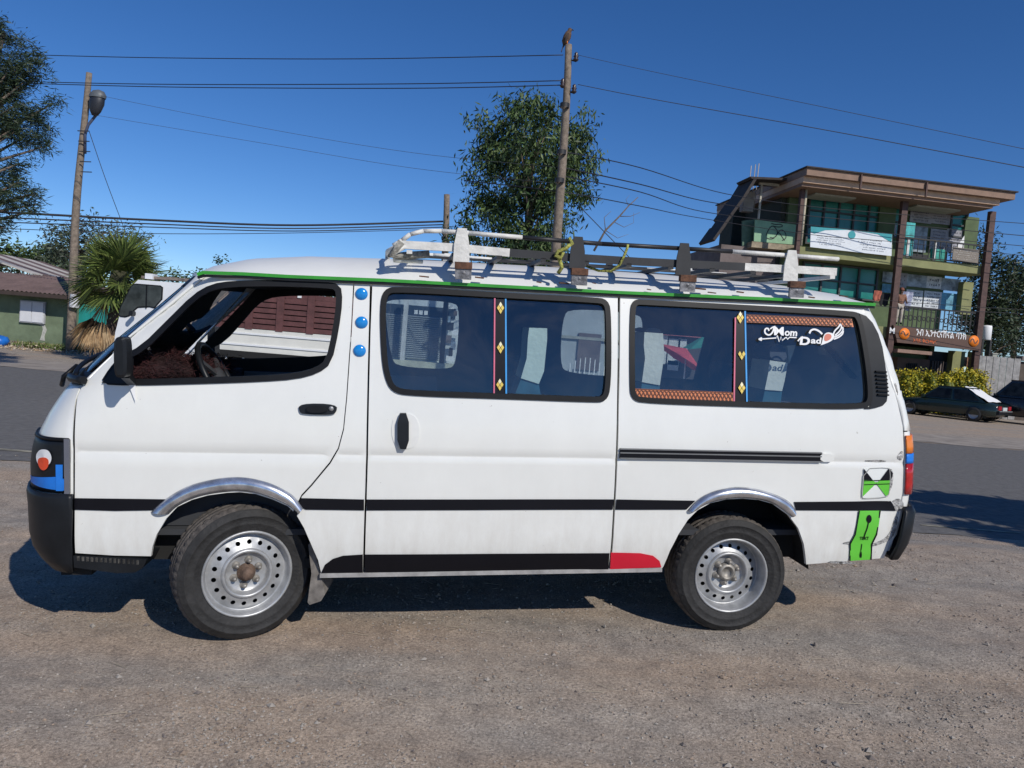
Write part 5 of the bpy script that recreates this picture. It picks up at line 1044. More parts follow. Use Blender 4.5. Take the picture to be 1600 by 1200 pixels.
hslab('rail_end_cap', [(1280, 708), (1301, 709), (1301, 721), (1280, 721)], M_WHITE, quarter, -.014, 1)
# ---- nose, headlight, bumper, windscreen
def nose_rows(zs, xe, s0, s1, nrow, off=0.0, both=True, mir=False):
    rows = []
    for z in zs:
        th = np.linspace(0, math.pi / 2, nrow); P = []; X = xs(z); hw = WD / 2 - ins(z); xa = min(xe(z), X)
        sx = [X - xa] if False else []
        xe_ = xe(z); sd = max(0, (X - xe_) / NA)
        lo = math.asin(min(1, sd ** (NN / 2))) if sd > 0 else 0
        lo = max(lo, s0); t_ = np.linspace(lo, min(s1, math.pi / 2), nrow)
        if s0 == 0 and xe_ > X: P.append((xe_, ins(z) - off, z))
        for t in t_:
            s = math.sin(t) ** (2 / NN); u = max(0.0, math.cos(t)) ** (2 / NN); P.append((X - NA * s - off * (math.sin(t)), WD / 2 - hw * u - off * math.cos(t), z))
        if s0 == 0 and xe_ <= X: P.insert(0, (P[0][0], P[0][1], z))
        if both: P = P + [(x, WD - y, z) for x, y, z in P[::-1][1 if s1 >= math.pi / 2 else 0:]]
        if mir: P = [(x, WD - y, z) for x, y, z in P[::-1]]
        rows.append(P)
    return rows
def grid(name, rows, m_, parent=None, thick=0, smooth=True):
    n = len(rows[0]); V = [p for r in rows for p in r]; F = [[j * n + i + 1, j * n + i, (j + 1) * n + i, (j + 1) * n + i + 1] for j in range(len(rows) - 1) for i in range(n - 1)]
    o = mesh(name, V, F, m_, parent or van, smooth)
    if thick:
        md = o.modifiers.new('thickness', 'SOLIDIFY'); md.thickness = thick; md.offset = -1
    return o
ex = sorted((z, x) for x, z in toV([(117, 890), (117, 800), (117, 700), (118, 650), (121, 620), (128, 604), (139, 592), (160, 571), (185, 547), (235, 501), (287, 454), (309, 434)]))
xe = lambda z: float(np.interp(z, [e[0] for e in ex], [e[1] for e in ex])) - .009
zb = V2(132, 600)[1]
nose = grid('nose_panel', nose_rows(np.concatenate([np.linspace(.72, zb - .02, 22), [zb - .005]]), xe, 0, 9, 20), M_WHITE, thick=.01)
a0 = .41
zw = np.linspace(zb, 1.80, 16)
grid('windscreen_pillar', nose_rows(zw, xe, 0, a0, 5, 0, False), M_WHITE, thick=.012); grid('windscreen_pillar', nose_rows(zw, xe, 0, a0, 5, 0, False, True), M_WHITE, thick=.012)
def ws_rows(zs, off=0): return [r for r in nose_rows(zs, lambda z: -99, a0, 9, 16, off)]
def wsr(zs, lo, off):
    out = []
    for z in zs:
        X = xs(z); hw = WD / 2 - ins(z); P = []
        for t in np.linspace(lo, math.pi - lo, 30): s = abs(math.sin(t)) ** (2 / NN); u = abs(math.cos(t)) ** (2 / NN) * (1 if t < math.pi / 2 else -1); P.append((X - NA * s - off * math.sin(t), WD / 2 - hw * u - off * math.cos(t), z))
        out.append(P)
    return out
ws = grid('windscreen', wsr(np.linspace(zb + .05, 1.755, 12), a0 + .06, -.004), M_CLEAR)
grid('windscreen_seal', wsr([zb - .004, zb + .055], a0, .002), M_BLACK, ws); grid('windscreen_seal', wsr([1.75, 1.80], a0, .002), M_BLACK, ws)
grid('windscreen_seal', [p for p in nose_rows(zw, lambda z: -99, a0, a0 + .09, 4, .001, False)], M_BLACK, ws)
# wipers and cowl
def wsp(z, t, off): return Vector(wsr([z], t, off)[0][0])
wp = empty('wiper'); wp.parent = van
q = MB(); q.tube([wsp(zb + .03 + .012 * i, .55 + i * .11, .035) for i in range(9)], .012, 6); q.build('wiper_blade', M_BLACK, wp)
q = MB(); q.tube([wsp(zb - .03, .95, .03), wsp(zb + .02, .85, .06), wsp(zb + .07, .95, .05)], .012, 6); q.build('wiper_arm', M_BLACK, wp)
q = MB(); q.tube([wsp(zb + .02, .34 + i * .1, .03) for i in range(12)], .02, 6); q.build('cowl_strip', M_BLACKP, van)
# headlamp corner, covered in black with tape
zh0, zh1 = V2(90, 770)[1], V2(90, 684)[1]
hl = grid('headlight', nose_rows(np.linspace(zh0, zh1, 8), lambda z: xe(z) - .01, 0, 1.0, 14, .008, False), M_BLACKP, thick=.01)
grid('lamp_frame', nose_rows([zh1 - .012, zh1 + .004], lambda z: xe(z) - .01, 0, 1.0, 14, .016, False), M_BLACK, hl, .006)
q = MB(); x0 = xe(.85) - .02; q.box((x0, side(x0, .85) - .014, (zh0 + zh1) / 2), (.022, .012, zh1 - zh0)); q.build('lamp_edge', mat('grey_lamp_edge', (.12, .125, .15), .5), hl)
BLUE = mat('blue_tape', (.012, .17, .62), .45, var=.12, scale=10)
zt0, zt1 = zh0 + .012, zh0 + .085
rws = nose_rows(np.linspace(zt0, zt1, 4), lambda z: xe(z) - .03, 0, .62, 10, .012, False)
for i, P in enumerate(rws): rws[i] = [(x, y, z - (.03 if i == 3 else 0) * (j / len(P)) + (.02 if i == 0 else 0) * (j / len(P))) for j, (x, y, z) in enumerate(P)]
grid('blue_tape', rws, BLUE, hl); q = MB(); x0 = xe(.8) - .055; q.box((x0, side(x0, zh0 + .06) - .0125, zh0 + .075), (.03, .004, .125)); q.build('blue_tape', BLUE, hl)
grid('headlight', [[(x, WD - y, z) for x, y, z in P[::-1]] for P in nose_rows(np.linspace(zh0, zh1, 5), lambda z: xe(z) - .01, 0, 1.0, 10, .008, False)], M_CHROME)
def nose_pt(z, t, off): X = xs(z); hw = WD / 2 - ins(z); return (X - NA * math.sin(t) ** (2 / NN) - off * math.sin(t), WD / 2 - hw * math.cos(t) ** (2 / NN) - off * math.cos(t), z)
def on_nose(px, py, off):
    y = .02
    for _ in range(30):
        x, z = Vy(px, py, y); y = .6 * y + .4 * min(.3, side(x, z, False))
    return (x + -off * .6, y - off, z)
def nosepatch(name, P, m_, off):
    P = chaikin(P, 2); c = (sum(p[0] for p in P) / len(P), sum(p[1] for p in P) / len(P)); V = [on_nose(*c, off)] + [on_nose(*p, off) for p in P]; n = len(P)
    return mesh(name, V, [[0, i + 1, (i + 1) % n + 1] for i in range(n)], m_, hl)
WST = mat('white_sticker', (.78, .78, .78), .5, var=.03); RST = mat('red_sticker', (.68, .07, .02), .5, var=.05)
nosepatch('mouth_sticker', [(60, 712), (65, 703), (72, 701), (81, 703), (86, 714), (83, 724), (74, 729), (64, 726)], WST, .013); nosepatch('mouth_sticker', [(63, 716), (74, 713), (82, 717), (81, 729), (74, 735), (67, 731)], RST, .015)
zbm0, zbm1 = V2(90, 893)[1], V2(100, 772)[1]
def bump_rows(zs): return nose_rows(zs, lambda z: xe(z) + .006, 0, 9, 16, .02)
rw = [nose_rows([max(.45, z)], lambda z: xe(z) + .006, 0, 9, 16, o)[0] for z, o in ((zbm1, .002), (zbm1 - .02, .008), (zbm1 - .08, .010), (.52, .006), (.46, -.004))]
rw2 = [[(x + dx * min(1, max(0, (xe(.5) - x) / .1)), y, zz) for x, y, _ in rw[-1]] for zz, dx in ((.41, .03), (zbm0 + .012, .075))]
bp = grid('front_bumper', rw + rw2, M_BLACKP, thick=.02)
grid('bumper_line', [[(x - .003, y - .003 if y < .845 else y + .003, z + dz) for x, y, z in rw[2]] for dz in (0, .009)], M_ROOFW, bp)
q = MB(); q.box((xe(.5) + .0, .25, .5), (.14, .40, .34)); q.build('bumper_light_block', M_DARK, bp)  # filler box added to stop sunlight leaking past the bumper edge
P = [(118, 866), (232, 872), (226, 885), (214, 892), (185, 893), (119, 884)]; L = [Vy(*p, .02) for p in P]
st = mesh('running_step', *prism2d([L[::-1]], lambda a, b: (a, -.005, b), lambda a, b: (a, .4, b)), M_BLACKP, van)
q = MB()
for i in range(14): x, z = Vy(130 + i * 7, 871 + i * .45, .05); q.box((x, .08, z + .012), (.012, .17, .022))
q.build('step_tread', mat('dusty_tread_plate', (.16, .15, .135), .9, var=.4, scale=25), st)
# ---- rear: hatch, lamp, bumper
def rear_rows(zs, xe2, s1, nrow, off=0.0, both=True):
    rows = []
    for z in zs:
        X = xr(z); hw = WD / 2 - ins(z); P = []; sd = max(0, (xe2(z) - X) / RA); lo = math.asin(min(.98, sd ** (RN_ / 2))) if sd > 0 else 0
        P.append((min(X, xe2(z)), ins(z) - off, z))
        for t in np.linspace(lo, min(s1, math.pi / 2), nrow): P.append((X + RA * math.sin(t) ** (2 / RN_) + off * math.sin(t), WD / 2 - hw * max(0, math.cos(t)) ** (2 / RN_) - off * math.cos(t), z))
        if both: P = P + [(x, WD - y, z) for x, y, z in P[::-1][1:]]
        rows.append(P[::-1])
    return rows
er = sorted((z, x) for x, z in toV([(1373, 480), (1386, 515), (1399, 562), (1409, 620), (1413, 672), (1414, 700), (1412, 770), (1406, 800), (1397, 835), (1383, 872)]))
xer = lambda z: float(np.interp(z, [e[0] for e in er], [e[1] for e in er]))
hz = V2(1418, 674)[1]; hz2 = V2(1410, 782)[1]
hatch = grid('tailgate', rear_rows(np.linspace(hz + .004, 1.80, 14), xer, 9, 12, .004), M_WHITE, thick=.02)
grid('rear_panel', rear_rows(np.linspace(.45, hz - .004, 8), xer, 9, 12, -.002), M_WHITE, thick=.02)
tl = empty('tail_light'); tl.parent = van
tz0, tz1 = V2(1415, 772)[1], V2(1415, 680)[1]
for nm, f0, f1, m_ in (('indicator_lens', .70, 1.0, mat('amber_lens', (.75, .20, .02), .2, var=.1, coat=.5)), ('blue_tape', .53, .69, BLUE), ('red_lens', 0, .52, mat('red_lens_plastic', (.42, .012, .012), .2, var=.25, scale=25, coat=.5))):
    grid(nm, rear_rows(np.linspace(tz0 + (tz1 - tz0) * f0, tz0 + (tz1 - tz0) * f1, 4), lambda z: xer(z) + .002, 1.1, 8, .014, False), m_, tl, .01)
nz_ = [(V2(1410, 793)[1], .01), (V2(1412, 800)[1], .03), (.56, .04), (.50, .04)]
rb = [rear_rows([max(.47, z)], lambda z: xer(z) + .0, 9, 10, o)[0] for z, o in nz_] + [[(x - .02, y, z - .05) for x, y, z in rear_rows([.47], lambda z: xer(z), 9, 10, .03)[0]]]
grid('rear_bumper', rb, M_BLACKP, thick=.02)
bc = [(1400, 800), (1416, 796), (1421, 808), (1420, 824), (1412, 846), (1401, 868), (1384, 873), (1393, 846)]
V_, F_ = prism2d([[Vy(*p, .02) for p in chaikin(bc, 1)]], lambda a, b: (a, .005, b), lambda a, b: (a, .3, b)); mesh('bumper_corner', V_, F_, M_BLACKP, van)
# ---- roof skin
def roof_pt(t, v):
    y = WD / 2 + v * (WD / 2 - .122); s_y = 1 - abs(v)
    xf = xs(1.80) - NA * (1 - min(1, abs(v)) ** NN) ** (1 / NN); xb = xr(1.80) + RA * (1 - min(1, abs(v)) ** RN_) ** (1 / RN_)
    x = xf + (xb - xf) * t
    cr = np.interp(t, [0, .03, .08, .16, .3, .5, .7, .88, .96, 1], [.0, .062, .112, .140, .150, .146, .130, .100, .062, .0])
    return Vector((x, y, ZG - .012 + cr * (1 - abs(v) ** 3.4) + .012 * (1 - abs(v) ** 12)))
tt = np.concatenate([np.linspace(0, .16, 12), np.linspace(.19, .86, 26), np.linspace(.88, 1, 10)]); vv = np.sin(np.linspace(-math.pi / 2, math.pi / 2, 26))
roof = grid('roof', [[roof_pt(t, v) for v in vv] for t in tt], M_ROOFW); md = roof.modifiers.new('thickness', 'SOLIDIFY'); md.thickness = .03; md.offset = -1; md.material_offset = 1; roof.data.materials.append(mat('grey_headlining', (.16, .16, .155), .9))
gp = [(309, 429), (318, 426), (380, 428), (450, 432), (600, 438), (735, 445), (967, 457), (1200, 467), (1366, 476)]
gl = [Vy(*p, .115) for p in gp]
q = MB(); P = [Vector((x, .112, z)) for x, z in gl]
for a, b in zip(P, P[1:]): q.mi = 0; q.bar(a, b, .02, .016); q.mi = 1; q.bar(a - Vector((0, -.006, .015)), b - Vector((0, -.006, .015)), .02, .012)  # lower black bar stands for the shadow under the green gutter
q.build('gutter', [M_GREEN, M_BLACKP], van)
# ---- dents and scratches at the rear corner
M_SCR = mat('scraped_metal', (.36, .355, .345), .6, metal=.1, var=.8, scale=45, bump=.6, bscale=90)
for P in ([(1393, 784), (1403, 778), (1411, 783), (1412, 795), (1404, 799), (1396, 797)], [(1400, 716), (1406, 706), (1411, 704), (1410, 720)], [(1352, 852), (1372, 848), (1390, 835), (1397, 810), (1401, 802), (1402, 822), (1394, 842), (1376, 851), (1356, 856)], [(1314, 850), (1330, 846), (1352, 849), (1352, 854), (1332, 852)]):
    decal('scrape', chaikin(P, 1), M_SCR, quarter, .0025)
for P in ([(1290, 880), (1300, 876), (1330, 878), (1340, 881)], [(1385, 740), (1392, 730), (1396, 742), (1393, 764), (1386, 772)], [(1396, 600), (1400, 598), (1404, 618), (1399, 616)], [(1345, 720), (1375, 718), (1388, 721), (1372, 723)]):
    decal('scrape', chaikin(P, 1), M_SCR, quarter, .0025)
for px in (655, 742, 838, 873, 925, 1010, 1085, 1105, 1150, 1262, 1310):
    y = float(np.interp(px, [600, 735, 967, 1200, 1366], [438, 445, 457, 467, 476])) - R.uniform(6, 13); w_ = R.uniform(4, 16); a = Vy(px, y, .13); b = Vy(px + w_, y + 1 + w_ * .045, .13)
    q = MB(); q.bar((a[0], .117, a[1]), (b[0], .117, b[1]), .018, R.uniform(.003, .007)); q.build('rust_chip', M_RUST, roof)
# ---- stickers
LIME = mat('lime_film', (.13, .56, .05), .4, var=.05)
gs = decal('green_sticker', [(1342, 798), (1376, 798), (1370, 835), (1363, 850), (1360, 874), (1327, 876), (1329, 850), (1336, 835)], LIME, quarter, .0045)
def pstroke(name, P, wpx, m_, parent, off=.0075, closed=False, it=2):
    rv, rf = ribbon(chaikin(P, it, closed), wpx, closed); return pxmesh(name, rv, rf, m_, parent, off)
pstroke('sticker_edge', [(1342, 798), (1336, 835), (1329, 850), (1327, 876)], 2, M_STRIPE, gs, it=0); pstroke('sticker_edge', [(1375, 798), (1369, 835), (1362, 851), (1360, 874)], 2, M_STRIPE, gs, it=0)
pxmesh('sticker_mark', chaikin([(1352, 811), (1356, 803), (1361, 806), (1361, 814), (1356, 818)], 2), [list(range(20))], M_STRIPE, gs, .0078); pstroke('sticker_mark', [(1356, 816), (1354, 826), (1351, 834), (1350, 842)], 1.6, M_STRIPE, gs)
pxmesh('sticker_mark', chaikin([(1344, 862), (1345, 859), (1346, 866), (1345, 872), (1342, 869)], 2), [list(range(20))], M_STRIPE, gs, .0078); pstroke('sticker_mark', [(1347, 850), (1345, 860)], 1.2, M_STRIPE, gs, it=0)
tv, tf = text2d('TEXT', 1, 0, .02); x1 = max(p[0] for p in tv); pxmesh('sticker_lettering', [(1343.5 + x * 14 / x1, 843.5 - y * 7) for x, y in tv], tf, M_STRIPE, gs, .0078)
xo = [(1349, 732), (1386, 730), (1390, 735), (1389, 770), (1385, 777), (1349, 779), (1346, 776)]
ds = decal('diamond_sticker', xo, mat('sticker_ground', (.78, .80, .77), .4, var=.02), quarter, .004)
for P, m_ in (([(1349, 732), (1349, 750), (1363, 750)], M_STRIPE), ([(1388, 731), (1394, 739), (1391, 750), (1374, 750)], M_STRIPE), ([(1349, 750), (1363, 750), (1368, 755), (1347, 776)], LIME), ([(1374, 750), (1390, 750), (1388, 772), (1384, 775), (1368, 755)], LIME)):
    pxmesh('sticker_mark', P, [list(range(len(P)))], m_, ds, .0075)
for k in range(3): pstroke('sticker_mark', [(1349, 751 + 3 * k), (1389, 749.5 + 3 * k)], 1.3, M_STRIPE if k != 1 else LIME, ds, .0082, it=0)
pstroke('sticker_edge', xo, 1, mat('grey_line', (.35, .35, .33), .6), ds, .008, True, 1)
RB = mat('reflector_blue', (.01, .24, .66), .2, var=.1, coat=.6)
for px, py in ((565, 459.5), (565, 504), (562, 548)):
    x, z = V2(px, py); q = MB(); q.lathe([(.031, 0), (.031, -.006), (.026, -.012), (.014, -.016), (0, -.017)], 22, 'Y', (x, side(x, z), z)); q.build('reflector', RB, pillar)
pxmesh('spike_sticker', [(202, 600), (213, 598), (213, 628)], [[0, 1, 2]], WST, front_door, .012)
# window stickers
PINK = mat('pink_tape', (.62, .13, .22), .5); BLT = mat('blue_line_tape', (.03, .30, .70), .5); GOLD = mat('gold_motif', (.75, .55, .10), .5, var=.1); GOLD2 = mat('pale_gold', (.85, .78, .5), .5)
GO = .002
for par, (xa, y0, xb, y1), (xc, y2, xd, y3), motifs in ((sliding, (773, 466, 772, 616), (790, 467, 791, 618), ((782, 481), (782, 543), (781, 601))), (quarter, (1149, 496, 1147, 630), (1164, 486, 1167, 628), ((1156.5, 496), (1159, 553), (1159, 606)))):
    band = decal('black_window_band', [(xa, y0), (xc, y2), (xd, y3), (xb, y1)], M_STRIPE, par, -.004)
    pstroke('tape_line', [(xa, y0), (xb, y1)], 2.2, PINK, par, GO, it=0); pstroke('tape_line', [(xc, y2), (xd, y3)], 2.4, BLT, par, GO, it=0)
    for k, (mx, my) in enumerate(motifs):
        for dx, dy, m_ in ((-3, 0, GOLD), (3, 0, GOLD), (0, -5, GOLD2), (0, 5, GOLD)):
            if par is quarter and k == 1 and dy < 0: continue
            pxmesh('diamond_motif', [(mx + dx - 2.6, my + dy), (mx + dx, my + dy - 4.4), (mx + dx + 2.6, my + dy), (mx + dx, my + dy + 4.4)], [[0, 1, 2, 3]], m_, par, GO + .001)
OB = mat('orange_braid_ground', (.62, .20, .075), .55, var=.08); BRD = mat('braid_line', (.10, .025, .015), .6)
for P in (((1167, 491), (1331, 498), (1334, 511), (1167, 504)), ((989, 607), (1146, 613), (1146, 630), (990, 624))):
    bd = decal('braid_band', list(P), OB, quarter, -.002); (x0, y0), (x1, y1), (x2, y2), (x3, y3) = P; n = 13; H = ((y3 - y0) + (y2 - y1)) / 2
    def bp_(u, v): return (x0 + (x1 - x0) * u, y0 + (y1 - y0) * u + v * H)
    for ph in range(3):
        L = [bp_(i / 160, .5 + .36 * math.sin(2 * math.pi * (i / 160 * n / 1.5 + ph / 3))) for i in range(161)]
        rv, rf = ribbon(L, 1.5); pxmesh('braid_strand', rv, rf, BRD, bd, .0006 + .0003 * ph)
    for v in (.03, .97): rv, rf = ribbon([bp_(i / 10, v) for i in range(11)], .9); pxmesh('braid_strand', rv, rf, BRD, bd, .0015)
lt = empty('window_lettering'); lt.parent = van
def wtext(s, x0, y0, h, wpx, slope=.05, bold=.03, shear=.1):
    tv, tf = text2d(s, 1, shear, bold); xm = max(p[0] for p in tv); pxmesh('lettering', [(x0 + x * wpx / xm, y0 + slope * x * wpx / xm - y * h) for x, y in tv], tf, WST, lt, GO + .002)
wtext('M', 1208, 523, 18, 16, shear=0); wtext('om', 1225, 524, 15, 20); wtext('D', 1248, 538, 17, 17, bold=.04); wtext('ad', 1266, 536, 13, 17)
def wst(P, w_, it=2): pstroke('flourish', P, w_, WST, lt, GO + .002, False, it)
wst([(1209, 512), (1207, 519), (1202, 524), (1196, 522), (1194, 517), (1196, 513), (1200, 513), (1201, 517)], 2.4); wst([(1203, 514), (1207, 511), (1211, 510)], 2)
wst([(1185, 530), (1212, 528), (1214, 524), (1217, 534), (1220, 526), (1222, 532), (1226, 528), (1228, 527), (1230, 530), (1233, 527), (1244, 527.5)], 1.7, 0); wst([(1185, 530), (1190, 527.5)], 2, 0); wst([(1185, 530), (1190, 532)], 2, 0)
wst([(1246, 533), (1249, 529), (1254, 526)], 2.2); wst([(1264, 521), (1266, 516), (1272, 514), (1279, 517), (1284, 522)], 2.8)
pxmesh('heart_outline', chaikin([(1283, 538), (1286, 523), (1292, 519), (1298, 520), (1303, 522), (1303, 528), (1298, 533), (1289, 537), (1280, 540)], 2), [list(range(36))], WST, lt, GO + .002)
pxmesh('heart', chaikin([(1287, 534), (1287, 524), (1292, 521), (1297, 522), (1299, 526), (1296, 531)], 2), [list(range(24))], mat('heart_red', (.60, .16, .10), .5), lt, GO + .003)
for P in ([(1301, 523), (1304, 516), (1310, 511), (1312, 506)], [(1304, 524), (1311, 518), (1315, 511), (1312, 506)], [(1303, 527), (1311, 523), (1317, 516), (1316, 511)], [(1302, 530), (1310, 527), (1316, 522), (1317, 517)]): wst(P, 2.2)
# ---- mirrors
mr = empty('mirror'); mr.parent = van
mp = chaikin([(184, 527), (197, 525), (202, 532), (203, 575), (201, 588), (192, 590), (183, 586), (182, 545)], 2); L = [Vy(*p, -.14) for p in mp]; Lc = [(x, z) for x, z in L]
ci = inset(Lc, .012); V = []; F = []; n = len(Lc)
Lc = Lc if poly_area(Lc) > 0 else Lc[::-1]
ci = inset(Lc, .012)
V = [(x, -.185, z) for x, z in ci] + [(x, -.175, z) for x, z in Lc] + [(x, -.105, z) for x, z in Lc] + [(x, -.095, z) for x, z in ci]
for k in range(3):
    for i in range(n): j = (i + 1) % n; F.append([k * n + i, k * n + j, (k + 1) * n + j, (k + 1) * n + i][::-1])
F += [list(range(n)), [3 * n + i for i in range(n)][::-1]]
mesh('mirror_housing', V, F, M_BLACKP, mr, False)
q = MB(); a = Vy(196, 586, -.1); b = Vy(204, 594, 0); q.bar((a[0], -.1, a[1]), (b[0], .02, b[1] - .01), .035, .03); q.build('mirror_arm', M_BLACKP, mr)
P = [(160, 598), (186, 566), (203, 548), (207, 561), (205, 599)]; L = toV(P); V_, F_ = prism2d([L if poly_area(L) > 0 else L[::-1]], lambda a, b: (a, side(a, b, False) - .012, b), lambda a, b: (a, side(a, b, False) + .02, b)); mesh('mirror_base', V_, F_, M_BLACKP, mr)
fm_ = empty('mirror'); fm_.parent = van; c = Vy(331, 533, 1.75); q = MB(); q.box((c[0], 1.80, c[1]), (.05, .14, .2)); q.bar((c[0], 1.72, c[1] - .06), (c[0] + .03, 1.63, c[1] - .1), .03, .03); q.build('mirror_housing', M_BLACKP, fm_)
# ---- wheels
def make_wheel(name, x, yface, z, r, rr_, wid, steer, flat):
    t = empty(name); t.parent = van; t.matrix_local = Matrix.Translation((x, yface + wid / 2, z)) @ Matrix.Rotation(steer, 4, 'Z'); h0 = -wid / 2; hd = 0 if steer else .035; q = MB()
    q.mi = 0; q.lathe([(rr_ * .97, h0 + .03), (rr_, h0 + .004), (rr_ + .012, h0 - .004), (rr_ + (r - rr_) * .3, h0 - .006), (rr_ + (r - rr_) * .33, h0 - .009), (rr_ + (r - rr_) * .36, h0 - .007), (rr_ + (r - rr_) * .5, h0 - .010), (rr_ + (r - rr_) * .62, h0 - .0115), (rr_ + (r - rr_) * .64, h0 - .015), (rr_ + (r - rr_) * .67, h0 - .0105), (r * .94, h0 - .003), (r * .965, h0 + .006)], 72)
    q.lathe([(r * .97, wid / 2 - .01), (rr_ * 1.05, wid / 2), (rr_ * .9, wid / 2 - .03)], 48)
    q.mi = 1; pr = [(r * .965, h0 + .006), (r * .985, h0 + .02), (r, h0 + .04)]
    for g in (.3, .5, .7): c = h0 + wid * g; pr += [(r, c - .009), (r - .009, c - .005), (r - .009, c + .005), (r, c + .009)]
    pr += [(r, wid / 2 - .03), (r * .97, wid / 2 - .008)]
    b = len(q.v); q.lathe(pr, 200)
    for i in range(len(pr)):
        for k in range(200):
            if k % 4 == 3 and pr[i][0] > r * .97 and abs(pr[i][1]) > wid * .22:
                vx = q.v[b + i * 200 + k]; s_ = 1 - .007 / r; q.v[b + i * 200 + k] = (vx[0] * s_, vx[1], vx[2] * s_)
    tyre = q.build('tyre', [M_TYRE, M_TREAD], t)
    q = MB(); k = rr_ / .218
    q.lathe([(p * k, h0 + h) for p, h in ((.222, .012), (.221, -.002), (.214, -.006), (.207, .002), (.203, .018), (.198, .040 + hd), (.192, .046 + hd), (.188, .044 + hd))], 64)
    cir = lambda R_, n, cx=0, cz=0: [(cx + R_ * math.cos(2 * math.pi * i / n), cz + R_ * math.sin(2 * math.pi * i / n)) for i in range(n)]
    holes = [cir(.0118 * k, 12, .158 * k * math.cos(a), .158 * k * math.sin(a)) for a in [2 * math.pi * i / 18 + .1 for i in range(18)]]
    fh = lambda R_: h0 + np.interp(R_ / k, [.128, .14, .176, .189], [.018, .024, .036, .044]) + hd
    vo, F = fill2d([cir(.189 * k, 64), cir(.128 * k, 64)] + holes, 0)
    q.add([(a, fh(math.hypot(a, b_)), b_) for a, b_ in vo], [f[::-1] if poly_area([vo[i] for i in f]) < 0 else f for f in F], True)
    q.lathe([(p * k, h0 + h + hd) for p, h in ((.128, .018), (.122, .006), (.113, .004), (.107, .012), (.102, .034), (.095, .042), (.04, .042), (0, .042))], 64)
    q.build('rim', M_RIM, t)
    q = MB(); q.lathe([(.187 * k, h0 + .075 + hd), (0, h0 + .075 + hd)], 40); q.build('brake_drum', M_DARK, t)
    for i in range(6):
        a = 2 * math.pi * i / 6 + .35; q = MB(); cx, cz = .064 * k * math.cos(a), .064 * k * math.sin(a)
        q.lathe([(.020, h0 + hd + .041), (.018, h0 + hd + .034), (.0115, h0 + hd + .032), (.0105, h0 + hd + .012), (.006, h0 + hd + .006), (0, h0 + hd + .005)], 10, 'Y', (cx, 0, cz)); q.build('wheel_nut', M_HUB, t)
    q = MB(); q.lathe([(.046, h0 + .041), (.044, h0 + .03), (.034, h0 + .026), (.031, h0 - .004), (.024, h0 - .012), (0, h0 - .013)] if name == 'wheel' and steer else [(.05, h0 + hd + .041), (.048, h0 + hd + .02), (.036, h0 + hd + .014), (.032, h0 + hd + .014), (.03, h0 + hd + .03), (0, h0 + hd + .032)], 28); q.build('hub_cap', mat('rusty_hub', (.105, .068, .048), .8, var=.5, scale=30, bump=.3) if steer else M_HUB, t)
    return t
make_wheel('wheel', -1.300, .02, .335, .338, .216, .20, math.radians(24), 0); make_wheel('wheel', 1.277, .075, .294, .322, .205, .20, 0, 0)
make_wheel('wheel', -1.300, WD - .24, .335, .338, .216, .20, math.radians(24), 0); make_wheel('wheel', 1.277, WD - .27, .294, .322, .205, .20, 0, 0)
# ---- underbody, arch liners, mud flap
q = MB(); q.box((.02, WD / 2, .44), (3.7, 1.3, .16)); q.box((-.25, WD / 2, .36), (1.5, 1.45, .05)); q.tube([(1.277, .15, .30), (1.277, WD - .15, .30)], .05, 8); q.tube([(-1.2, .75, .27), (1.277, .84, .29)], .04, 8); q.tube([(-1.3, .25, .3), (-1.3, WD - .25, .3)], .04, 8); q.build('chassis', M_DARK, van)
for x, z, r in ((-1.30, .36, .47), (1.28, .34, .42)):
    for ys in (.035, WD - .335):
        q = MB(); V = []; F = []
        for i in range(15): a = math.pi * i / 14; V += [(x + r * math.cos(a), ys, z + r * math.sin(a)), (x + r * math.cos(a), ys + .3, z + r * math.sin(a))]
        for i in range(14): F.append([2 * i, 2 * i + 1, 2 * i + 3, 2 * i + 2])
        q.add(V, F); yb = ys + .3 if ys < .5 else ys; b = [(x + r * math.cos(math.pi * i / 14), yb, z + r * math.sin(math.pi * i / 14)) for i in range(15)]; q.add(b, [list(range(15))])
        q.build('arch_liner', M_DARK, van)
P = [(482, 850), (489, 848), (497, 878), (508, 928), (502, 938), (484, 944), (481, 940), (487, 895)]; L = [Vy(*p, .06) for p in P]; V_, F_ = prism2d([L[::-1]], lambda a, b: (a, .05, b), lambda a, b: (a + .02, .26, b)); mesh('mud_flap', V_, F_, mat('dusty_flap', (.16, .145, .13), .9, var=.4, scale=20), van)
# ---- interior
q = MB(); q.box((.15, WD / 2, .53), (3.9, 1.5, .03)); q.box((-1.3, WD / 2, .7), (.9, 1.4, .3)); q.build('cabin_floor', M_LINER, van)
q = MB(); q.box((-1.78, WD / 2, 1.14), (.34, 1.42, .22)); q.box((-1.9, WD / 2, 1.22), (.2, 1.2, .05)); q.build('dashboard', M_LINER, van)
q = MB(); q.box((-.95, WD - .12, .95), (1.3, .05, .55)); q.build('far_door_trim', mat('grey_door_trim', (.19, .20, .22), .8), van)
sw = empty('steering_wheel', (-1.50, .43, 1.27)); sw.parent = van; sw.rotation_euler = (0, math.radians(62), 0)
q = MB(); n = 36; q.tube([(.2 * math.cos(2 * math.pi * i / n), .2 * math.sin(2 * math.pi * i / n), 0) for i in range(n + 1)], .016, 8, False); q.build('rim', M_BLACKP, sw)
q = MB(); q.lathe([(.06, .01), (.05, .03), (0, .035)], 18, 'Z'); q.lathe([(.06, .01), (.04, -.1), (.03, -.35)], 12, 'Z')
for a in (0, 2.2, 4.1): q.bar((.04 * math.cos(a), .04 * math.sin(a), .01), (.2 * math.cos(a), .2 * math.sin(a), 0), .03, .015)
q.build('column', M_LINER, sw)
